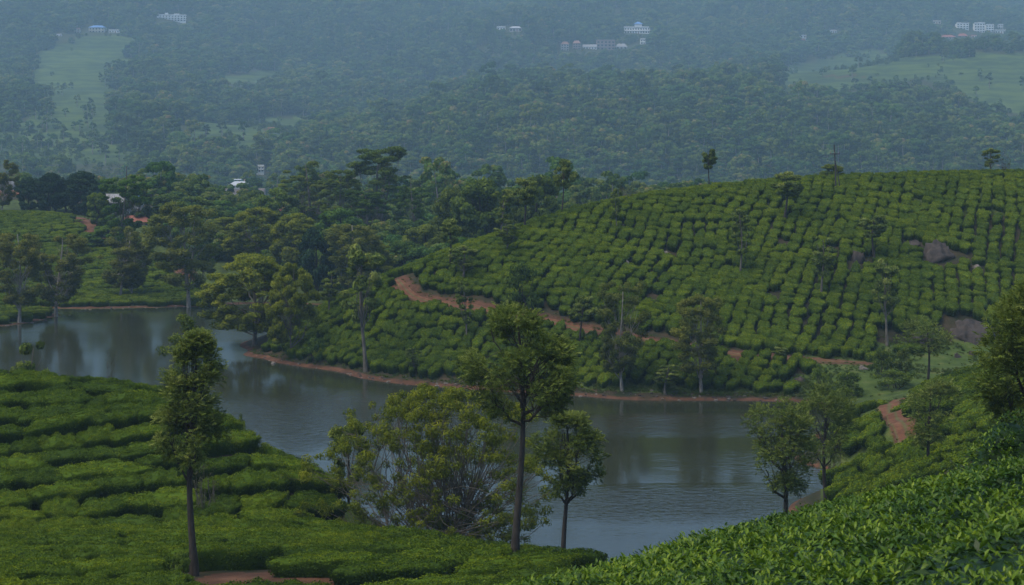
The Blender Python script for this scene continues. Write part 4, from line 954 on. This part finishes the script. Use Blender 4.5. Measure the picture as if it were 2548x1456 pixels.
building('apartment_block', 'white block with domed corner, left of the upper right group', 2397, 74, 30, 15, 'white_wall', 'pale_roof', 'flat', 3, 4, 0.5, extras=(('roof_room', -0.45, -0.1, 1.0, 1.2, 'white_wall'),))
building('apartment_block', 'tall white terraced block in the upper right group', 2439, 82, 26, 24, 'white_wall', 'pale_roof', 'flat', 4, 4, 0.6, extras=(('roof_room', -0.1, 0.3, 1.0, 1.12, 'white_wall'),))
building('apartment_block', 'lower white block right of the terraced one, upper right', 2464, 80, 20, 18, 'white_wall', 'pale_roof', 'flat', 3, 3, 0.6)
building('house', 'small white house right of the white blocks, upper right', 2491, 72, 12, 10, 'white_wall', 'pale_roof', 'flat', 2, 2, 0.8)
building('house', 'white house on a long pale terrace at the upper right end', 2490, 84, 26, 8, 'white_wall', 'pale_roof', 'flat', 1, 4, 0.5, extras=(('terrace_wall', -0.95, 0.6, -0.5, 0.0, 'grey_wall'),))
building('house', 'red-roofed low house below the upper right blocks', 2362, 96, 34, 10, 'cream_wall', 'red_roof', 'hip', 1, 4, 0.6, roof_h=0.6)
building('house', 'second red-roofed house below the upper right blocks', 2398, 94, 22, 11, 'brown_wall', 'red_roof', 'hip', 1, 3, 0.7, roof_h=0.6)
building('house', 'tiny red-roofed house under the terraced white block', 2425, 93, 12, 6, 'white_wall', 'red_roof', 'gable', 1, 2, 0.7)
building('house', 'pale house left of the upper right blocks in the forest', 2332, 60, 20, 7, 'cream_wall', 'pale_roof', 'flat', 1, 3, 0.5)
building('house', 'white house with pink base in the forest right of the villa', 1999, 101, 16, 12, 'white_wall', 'pale_roof', 'flat', 2, 2, 0.7, extras=(('wing', -0.75, 0.3, 0.0, 0.4, 'pink_wall'),))
building('house', 'small white bungalow in the forest above the right grass hill', 2075, 83, 16, 9, 'white_wall', 'grey_roof', 'hip', 1, 3, 0.7)
building('house', 'tiny orange-walled shed in the tea field left of centre', 676, 327, 20, 7, 'orange_wall', 'brown_roof', 'flat', 1, 2, 0.5)
building('bungalow', 'wide hip-roofed pale bungalow on a terrace in the valley behind the wood', 598, 470, 62, 18, 'cream_wall', 'pale_roof', 'hip', 1, 7, 0.5, extras=(('terrace_wall', -0.65, 0.95, -0.45, -0.02, 'brown_wall'),), roof_h=0.55)
building('house', 'small white two-level house above the wide bungalow', 645, 428, 22, 13, 'white_wall', 'cream_wall', 'flat', 2, 3, 0.7)
building('shed', 'small green-roofed shed behind the wide bungalow', 590, 452, 18, 6, 'green_roof', 'pale_roof', 'gable', 1, 2, 0.6)
building('shed', 'small cream shed behind the wide bungalow, the right one', 612, 453, 12, 6, 'cream_wall', 'brown_roof', 'gable', 1, 2, 0.7)
NG = 'houses on the left hill'
building('house', 'long rusty-roofed house at the left picture edge above the red road', 25, 505, 90, 30, 'cream_wall', 'rust_roof', 'gable', 1, 6, 0.6, 0.2, Z=335, roof_h=0.55, group=NG)
building('house', 'upper white house behind the rusty roof at the left picture edge', -5, 484, 70, 20, 'grey_wall', 'grey_roof', 'flat', 1, 4, 0.6, 0.1, Z=350, group=NG)
building('house', 'grey-roofed house between the dark trees and the tall layered tree', 277, 520, 58, 36, 'grey_wall', 'grey_roof', 'gable', 1, 4, 0.8, -0.15, Z=322, roof_h=0.6, group=NG)
building('house', 'house with pale blue roof behind the tall layered tree', 322, 512, 52, 26, 'grey_wall', 'blue_roof', 'gable', 1, 4, 0.7, 0.1, Z=330, roof_h=0.5, group=NG)
building('house', 'pink house with red roof half hidden by trees below the grey-roofed one', 332, 572, 72, 34, 'pink_wall', 'red_roof', 'hip', 1, 5, 0.7, 0.15, Z=296, roof_h=0.45, group=NG)
building('house', 'white house peeping through the wood left of the bright round trees', 1155, 552, 34, 24, 'white_wall', 'blue_roof', 'gable', 1, 3, 0.8, 0.0, Z=300, group='houses in the wood')
building('house', 'white gable with red roof peeping out under the layered trees', 893, 534, 30, 20, 'white_wall', 'red_roof', 'gable', 1, 2, 0.8, 0.3, Z=330, group='houses in the wood')
building('house', 'red and white roof edge showing above the olive trees', 688, 545, 40, 22, 'white_wall', 'red_roof', 'gable', 1, 3, 0.7, 0.0, Z=320, group='houses in the wood')

# power pole on the crest
X, Y, z = at_px(2080, 201); s = Y / F
pt = thing('power_pole', 'slightly leaning double-leg power pole with a short crossarm on the hill crest', 'pole', (X, Y, z - 0.1), 0); Hp = CAM_H - (358 - HY) * s - z
W = Wood(); W.add([(0, 0, 0), (-0.06, 0, Hp * 0.5), (-0.22, 0, Hp)], [0.10, 0.085, 0.06], 8); obj('post', W.mesh('post', M['pole']), pt)
W = Wood(); W.add([(0.62, 0, 0), (0.2, 0.02, Hp * 0.42), (-0.12, 0.03, Hp * 0.7)], [0.07, 0.06, 0.05], 8); obj('brace', W.mesh('brace', M['pole']), pt)
obj('crossarm', MB().box(-0.75, 0.45, -0.16, -0.06, Hp * 0.80, Hp * 0.80 + 0.12).mesh('crossarm', M['pole']), pt)
for x in (-0.7, -0.2, 0.38):
    W = Wood(); W.add([(x, -0.11, Hp * 0.80 + 0.12), (x, -0.11, Hp * 0.80 + 0.30), (x, -0.11, Hp * 0.80 + 0.34)], [0.05, 0.06, 0.02], 6); obj('insulator', W.mesh('insulator', M['rock_pale']), pt)

# ------------------------------------------------------------------ forest on the mountain
def crown_mesh(seed, H, w, prof, trunk, mat='forest', flat=0.75, n=40, nl=62, leaf=0.85, rc=1.55):
    rng = np.random.default_rng(seed); C = []
    while len(C) < n:
        t = rng.uniform(0, 1); an = rng.uniform(0, 6.28); R_ = PROF[prof](np.array(t)) * w / 2 * math.sqrt(rng.uniform(0.35, 1))
        C.append((R_ * math.cos(an), R_ * math.sin(an), H * trunk + H * (1 - trunk) * t))
    C = np.array(C); ci = np.repeat(np.arange(n), nl); N = len(ci)
    o = norm(rng.normal(size=(N, 3))); o[:, 2] = np.abs(o[:, 2]) * 1.1 - 0.25
    P = C[ci] + o * rc * np.array([1, 1, flat]) * rng.uniform(0.75, 1.05, (N, 1))
    D = norm(np.cross(norm(o), norm(rng.normal(size=(N, 3)))) + o * 0.2)
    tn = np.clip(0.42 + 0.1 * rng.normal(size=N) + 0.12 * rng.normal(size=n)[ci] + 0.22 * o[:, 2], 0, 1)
    lv, lf, lt = leaf_quads(rng, P, D, leaf * rng.uniform(0.7, 1.3, N), leaf * 0.75, tn, fold=0.1, up=o + np.array([0, 0, 0.35]))
    W = Wood(); W.add([(0, 0, -2), (0.1, 0, H * 0.4), (0, 0.1, H * 0.85)], [0.3, 0.22, 0.08], 5); wv, wf = np.concatenate(W.v), np.concatenate(W.f)
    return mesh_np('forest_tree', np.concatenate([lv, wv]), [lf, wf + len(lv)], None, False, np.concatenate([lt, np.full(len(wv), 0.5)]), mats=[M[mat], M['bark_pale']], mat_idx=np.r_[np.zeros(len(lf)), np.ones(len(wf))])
FOR = [crown_mesh(600 + k, 10, 10.5, 'round', 0.05) for k in range(5)] + [crown_mesh(620 + k, 14, 8, 'euc', 0.2, n=34, rc=1.3, leaf=0.8) for k in range(3)] + [crown_mesh(640, 9, 12, 'round', 0.3, flat=0.45, n=40)]
rngF = np.random.default_rng(5); fp, fs, fi = [], [], []
def forest_band(z0, z1, sp, smin, smax, a0=-0.40, a1=0.40):
    n = int((a1 - a0) * (z1 * z1 - z0 * z0) / 2 / sp ** 2 * 1.25)
    Z = np.sqrt(rngF.uniform(z0 * z0, z1 * z1, n)); X = rngF.uniform(a0, a1, n) * Z
    h = hq(X, Z); px, py = project(X, Z, h); jx = rngF.normal(0, 16, n) + 30 * fbm(X / 50, Z / 80, 95, 2); jy = rngF.normal(0, 3, n); ok = ~in_fields(px + jx, py + jy) | (fbm(X / 75, Z / 110, 91, 2) + rngF.normal(0, 0.04, n) > 0.38) 
    SCL = np.exp(rngF.uniform(math.log(smin), math.log(smax), n)) * np.where(rngF.random(n) < 0.07, 1.3, 1)
    SCL = np.where(in_fields(px + jx, py + jy - 5 * F / Z) | in_fields(px + jx, py + jy - 11 * F / Z), SCL * 0.28, SCL)
    ok &= (py < 640)
    thin = fbm(X / 130, Z / 130, 41, 3); ok &= ~((thin < -0.42) & (rngF.random(n) < 0.3))
    for x0, x1, y0, y1, Yb in BRECT:
        w = 4.5 * F / Z
        inb = (px > x0 - w) & (px < x1 + w) & (Z < Yb + 14) 
        ok &= ~(inb & (Z > Yb - 8))
        SCL = np.where(inb & (py > y0) & (py - 14 * SCL * F / Z < y1 - 0.25 * (y1 - y0)), np.clip((py - (y1 - 0.2 * (y1 - y0))) / (15 * F / Z), 0.14, 0.5), SCL)
    X, Z, h = X[ok], Z[ok], h[ok]; m = len(X)
    euc = fbm(X / 200, Z / 200, 51, 2) + rngF.normal(0, 0.15, m) > 0.22
    fp.append(np.stack([X, Z, h - 0.5], 1)); sc = SCL[ok]
    fs.append(np.stack([sc, sc, sc * rngF.uniform(0.8, 1.25, m)], 1))
    fi.append(np.where(euc, rngF.integers(5, 8, m), np.where(rngF.random(m) < 0.12, 8, rngF.integers(0, 5, m))))
forest_band(345, 520, 6.0, 0.4, 0.8)
forest_band(520, 900, 9.0, 0.5, 1.0)
forest_band(900, 1700, 8.0, 0.55, 1.55)
forest_band(1700, 2700, 10.5, 0.6, 1.75)
forest_band(2700, 4700, 15.5, 0.9, 2.0)
P3 = np.concatenate(fp); S3 = np.concatenate(fs); I3 = np.concatenate(fi)
rot = np.zeros((len(P3), 3)); rot[:, 2] = rngF.uniform(0, 6.28, len(P3)); rot[:, :2] = rngF.normal(0, 0.06, (len(P3), 2))
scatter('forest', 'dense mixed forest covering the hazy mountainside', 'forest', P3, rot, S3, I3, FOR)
print('FOREST', len(P3))
# undergrowth of the wood between the lake and the houses
n = 900; Z = rngF.uniform(228, 345, n); X = (rngF.uniform(430, 1500, n) - CX) / F * Z; h = hq(X, Z); px, py = project(X, Z, h)
ok = (h > 0.7) & ((py < 700) | (px > 640)) & ~((px < 620) & (Z < 262)); X, Z, h = X[ok], Z[ok], h[ok]; m = len(X)
rot = np.zeros((m, 3)); rot[:, 2] = rngF.uniform(0, 6.28, m); sc = rngF.uniform(0.22, 0.55, m)
ok2 = np.array([all(abs(p_ - (b[0] + b[1]) / 2) > (b[1] - b[0]) * .5 or z_ > b[4] for b in BRECT if b[4] < 400) for p_, z_ in zip(pxof(X, Z), Z)])
scatter('undergrowth', 'dark leafy undergrowth filling the wood behind the peninsula', 'undergrowth', np.stack([X, Z, h - 0.2], 1)[ok2], rot[ok2], np.stack([sc, sc, sc], 1)[ok2], rngF.integers(0, 5, m)[ok2], FOR)
# small shade trees scattered over the far tea fields
FT = crown_mesh(660, 7, 4.2, 'round', 0.35, n=12, nl=30, rc=0.9, leaf=0.8)
SHADE = []
for fi_, num in ((0, 62), (1, 22), (3, 26), (4, 6)):
    poly = FIELDS[fi_]; xs = [p[0] for p in poly]; ys = [p[1] for p in poly]; k = 0
    while k < num:
        px = rngF.uniform(max(min(xs), -20), min(max(xs), 2560)); py = lerp(min(ys), max(ys), rngF.uniform(0, 1) ** (0.55 if fi_ == 0 else 1))
        if not inpoly(px, py, poly): continue
        X, Y, z = hit(px, py, 480, 5000)
        if Y > 4000: k += 1; continue
        SHADE.append((fi_, px, X, Y, z)); k += 1
byf = {}
for q in SHADE: byf.setdefault(q[0], []).append(q)
for fi_, qs in byf.items():
    qs.sort(key=lambda q: q[1])
    for num, (_, px, X, Y, z) in enumerate(qs):
        sc = rngF.uniform(0.6, 1.5); o = obj('shade_tree', FT, None, (X, Y, z - 0.3), None, ['small dark shade tree on the upper left tea field', 'small shade tree on the valley tea terraces', '', 'thin tree on the upper right grass hill', 'small tree on the green patch by the wide bungalow'][fi_] + ', %s from the left' % ORD(num + 1), 'tree', ['shade trees on the upper left tea field', 'shade trees on the valley tea terraces', '', 'trees on the upper right grass hill', 'trees by the wide bungalow'][fi_])
        o.scale = (sc, sc, sc * rngF.uniform(0.8, 1.4)); o.rotation_euler = (0, 0, rngF.uniform(0, 6))

# ------------------------------------------------------------------ near hedge of tea in the right foreground
rngH = np.random.default_rng(9)
def leafmesh(name, rng, curl, wid):
    L = 1.0; V_ = [(0, 0, 0), (0.45, wid, 0.10), (0.42, 0, 0.0), (0.45, -wid, 0.10), (0.8, wid * 0.62, 0.06 - curl * 0.4), (0.8, 0, -0.03 - curl * 0.4), (0.8, -wid * 0.62, 0.06 - curl * 0.4), (1.05, 0, -curl)]
    return np.array(V_), [(0, 2, 1), (0, 3, 2)], [(1, 2, 5, 4), (2, 3, 6, 5)], [(4, 5, 7), (5, 6, 7)]
LV, LT1, LQ, LT2 = leafmesh('leaf', rngH, 0.16, 0.21)
LT = np.array(LT1 + LT2); LQ = np.array(LQ)
crest = lambda px: np.interp(px, [900, 1150, 1400, 1600, 1780, 2050, 2250, 2548, 2750, 3000], [14, 14.6, 15.8, 16.8, 17.9, 19.4, 20.5, 22.5, 23.5, 24])
shoots = []
n = 18500
Zs = np.sqrt(rngH.uniform(5.2 ** 2, 24.5 ** 2, n)); pxs = rngH.uniform(1000, 2950, n)
Z2 = np.sqrt(rngH.uniform(2.6 ** 2, 24.5 ** 2, 4200)); p2 = rngH.uniform(2850, 4100, 4200); Z3 = rngH.uniform(2.6, 6.5, 1500); p3 = rngH.uniform(300, 2950, 1500)
Zs = np.concatenate([Zs, Z2, Z3]); pxs = np.concatenate([pxs, p2, p3])
ok = Zs < crest(pxs) + 1.6; Zs, pxs = Zs[ok], pxs[ok]
Xs = (pxs - CX) / F * Zs
can = hq(Xs, Zs) + 0.76 + 0.13 * fbm(Xs / 0.9, Zs / 0.9, 61, 3) + 0.10 * vnoise(Xs / 2.3, Zs / 2.3, 66) - 0.5 * sstep(0.4, 1.6, Zs - crest(pxs)) - 0.13 * sstep(1650, 2150, pxs) * sstep(9, 15, Zs)
ppx, ppy = project(Xs, Zs, can)
ok = (ppy < 1720) | (ppx > 2700) | (Zs < 6.5); Xs, Zs, can = Xs[ok], Zs[ok], can[ok]
ns = len(Xs)
C_, D_, S_, T_ = [], [], [], []
vig = fbm(Xs / 0.7, Zs / 0.7, 71, 3)
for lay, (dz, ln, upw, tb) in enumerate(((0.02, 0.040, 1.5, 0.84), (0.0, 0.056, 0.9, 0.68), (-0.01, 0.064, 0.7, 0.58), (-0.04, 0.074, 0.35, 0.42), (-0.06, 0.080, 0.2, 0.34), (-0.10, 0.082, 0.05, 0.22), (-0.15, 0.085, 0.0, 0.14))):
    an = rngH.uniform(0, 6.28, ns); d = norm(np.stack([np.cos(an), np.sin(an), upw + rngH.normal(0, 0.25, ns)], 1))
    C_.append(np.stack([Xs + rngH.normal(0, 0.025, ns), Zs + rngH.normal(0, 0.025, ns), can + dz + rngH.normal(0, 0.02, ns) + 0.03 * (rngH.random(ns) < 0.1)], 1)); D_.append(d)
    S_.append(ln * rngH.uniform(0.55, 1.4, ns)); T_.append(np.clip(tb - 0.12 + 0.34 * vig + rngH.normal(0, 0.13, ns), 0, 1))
C_ = np.concatenate(C_); D_ = np.concatenate(D_); S_ = np.concatenate(S_); T_ = np.concatenate(T_)
def leaf_frames(D, rng):
    up = norm(rng.normal(size=D.shape) * 0.45 + [0, 0, 1]); Sd = norm(np.cross(up, D)); U = np.cross(D, Sd); return np.stack([D, Sd, U], -1)
FRM = leaf_frames(D_, rngH)
qx, qy = project(C_[:, 0], C_[:, 1], C_[:, 2])
size_px = S_ * F / C_[:, 1]
cand = np.where((qx > 1100) & (qx < 2540) & (qy < 1450) & (qy > 1080) & (np.tile(np.arange(ns), 7) >= 0) & (T_ > 0.4))[0]
big = cand[np.argsort(-size_px[cand])][:300]
hd = thing('tea_hedge', 'dense glossy tea canopy filling the right foreground, leaves seen close', 'tea hedge', (1.5, 12.0, float(hq(1.5, 12.0))))
mask = np.ones(len(C_), bool); mask[big] = False
layer = np.repeat(np.arange(7), ns); low = mask & (layer >= 3); mask &= layer < 3
Cm, Fm, Sm, Tm = C_[mask], FRM[mask], S_[mask], T_[mask]
LV0 = np.array([(0, 0, 0), (0.5, 0.21, 0.06), (1.05, 0, -0.14), (0.5, -0.21, 0.06)])
VL = (np.einsum('nij,kj->nki', FRM[low], LV0) * S_[low][:, None, None] + C_[low][:, None]).reshape(-1, 3)
VV = (np.einsum('nij,kj->nki', Fm, LV) * Sm[:, None, None] + Cm[:, None]).reshape(-1, 3); b = (np.arange(len(Cm)) * 8)[:, None, None]
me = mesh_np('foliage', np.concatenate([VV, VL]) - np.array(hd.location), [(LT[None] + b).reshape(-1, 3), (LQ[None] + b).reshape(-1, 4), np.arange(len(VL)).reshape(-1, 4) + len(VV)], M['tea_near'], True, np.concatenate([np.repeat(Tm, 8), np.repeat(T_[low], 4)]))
o = obj('foliage', me, hd, kind='stuff')
lmesh = [mesh_np('leaf', LV, [LT, LQ], M['tea_near'], True, np.full(8, t)) for t in (0.55, 0.65, 0.75, 0.85, 0.95)]
for i in big:
    o = obj('leaf', lmesh[int(np.clip((T_[i] - 0.5) * 10, 0, 4))], hd)
    o.matrix_local = Matrix.Translation(Vector(C_[i]) - hd.location) @ Matrix(FRM[i].tolist()).to_4x4() @ Matrix.Scale(float(S_[i]), 4)
# dark woody inside of the hedge
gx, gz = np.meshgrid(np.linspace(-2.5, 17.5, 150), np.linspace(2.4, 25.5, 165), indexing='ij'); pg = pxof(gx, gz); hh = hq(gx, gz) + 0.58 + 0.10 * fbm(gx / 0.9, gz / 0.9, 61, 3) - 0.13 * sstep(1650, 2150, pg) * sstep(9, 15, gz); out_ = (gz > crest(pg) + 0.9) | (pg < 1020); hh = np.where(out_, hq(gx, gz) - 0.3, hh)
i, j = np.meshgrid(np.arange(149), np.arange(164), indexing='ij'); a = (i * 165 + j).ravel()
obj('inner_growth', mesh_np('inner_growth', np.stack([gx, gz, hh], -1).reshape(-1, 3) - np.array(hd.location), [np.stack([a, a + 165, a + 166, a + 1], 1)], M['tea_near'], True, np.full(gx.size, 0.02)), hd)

# ------------------------------------------------------------------ grass tufts and shore stones
rngG = np.random.default_rng(21)
M['grass'] = leaf_mat('grass_blade', [(0.0, (0.035, 0.06, 0.012)), (0.5, (0.085, 0.125, 0.02)), (1.0, (0.20, 0.20, 0.06))], rand=0.5, transl=0.3)
def tuft(seed):
    r = np.random.default_rng(seed); k = 46; b = r.normal(0, 0.10, (k, 3)); b[:, 2] = 0; d = norm(np.concatenate([r.normal(0, 0.45, (k, 2)), np.ones((k, 1))], 1)); Lb = r.uniform(0.14, 0.42, k)
    v, f, t = leaf_quads(r, b + d * Lb[:, None] * 0.5, d, Lb, 0.035, np.clip(r.normal(0.45, 0.2, k), 0, 1)); return mesh_np('tuft', v, [f], M['grass'], False, t)
TUF = [tuft(700 + k) for k in range(4)]
gp = []
sel_m = inpoly
n = 9000; Z = rngG.uniform(148, 172, n); px = rngG.uniform(1980, 2600, n); X = (px - CX) / F * Z; h = hq(X, Z); okm = (h > 0.25) & (h < 3.6) & (dist_tracks(X, Z) > 0.7) & ((fbm(X / 4, Z / 4, 33, 2) > 0.12) | (rngG.random(n) < 0.08)); gp.append(np.stack([X, Z, h], 1)[okm][:1500])
n = 5000; px = rngG.uniform(600, 2030, n); Z = np.array([shoreZ(p) for p in px]) + rngG.uniform(0.6, 4.5, n); X = (px - CX) / F * Z; h = hq(X, Z); gp.append(np.stack([X, Z, h], 1)[(h > 0.22) & (h < 1.5) & (rngG.random(n) < np.where(px > 1150, 0.8, 0.25))])
for (C2, w) in SOILPTS:
    m = len(C2) * 2; i = rngG.integers(0, len(C2), m); a = rngG.uniform(0, 6.28, m); q = C2[i] + np.stack([np.cos(a), np.sin(a)], 1) * (w / 2 + rngG.uniform(0.1, 1.0, m))[:, None]
    dmin = np.array([np.min(np.hypot(C2[:, 0] - x_, C2[:, 1] - y_)) for x_, y_ in q]); q = q[dmin > w * 0.46]; gp.append(np.stack([q[:, 0], q[:, 1], hq(q[:, 0], q[:, 1])], 1))
gp = np.concatenate(gp); m = len(gp); rt = np.zeros((m, 3)); rt[:, 2] = rngG.uniform(0, 6.28, m); sc = rngG.uniform(0.3, 0.8, m)[:, None] * np.ones(3)
scatter('grass', 'rough grass tufts on the meadow, shore and track edges', 'grass', gp, rt, sc, rngG.integers(0, 4, m), TUF)
n = 420; px = np.concatenate([rngG.uniform(600, 2030, 300), rngG.uniform(0, 460, 120)]); Z = np.array([shoreZ(p) if p > 590 else CAM_H * F / (np.interp(p, [0, 100, 180, 205, 300, 460], [815, 800, 785, 772, 768, 765]) - HY) for p in px]) + rngG.uniform(-0.6, 1.6, n)
X = (px - CX) / F * Z; h = hq(X, Z); sc = np.exp(rngG.uniform(math.log(0.05), math.log(0.26), n))[:, None] * np.array([1, 1, 0.6]); rt = np.zeros((n, 3)); rt[:, 2] = rngG.uniform(0, 6.28, n); ok = h > -0.12
scatter('pebbles', 'scattered stones along the lake waterline', 'stones', np.stack([X, Z, h], 1)[ok], rt[ok], sc[ok], rngG.integers(0, 3, n)[ok], [rock_mesh(800, 1, 0.8, 0.8, M['rock']), rock_mesh(801, 1, 0.7, 0.7, M['rock_pale']), rock_mesh(802, 0.9, 1, 0.6, M['rock'])])

# ------------------------------------------------------------------ haze
hz = MB().box(-4200, 4200, -900, 6600, -20, 1350).mesh('haze', plain('haze', (1, 1, 1)))
hm = hz.materials[0]; hn = hm.node_tree.nodes; hn.clear()
ho = hn.new('ShaderNodeOutputMaterial'); pv = hn.new('ShaderNodeVolumePrincipled')
pv.inputs['Color'].default_value = (0.48, 0.75, 1.0, 1); pv.inputs['Density'].default_value = 0.00029; pv.inputs['Anisotropy'].default_value = 0.0
hm.node_tree.links.new(pv.outputs[0], ho.inputs['Volume'])
obj('haze', hz, kind='stuff')
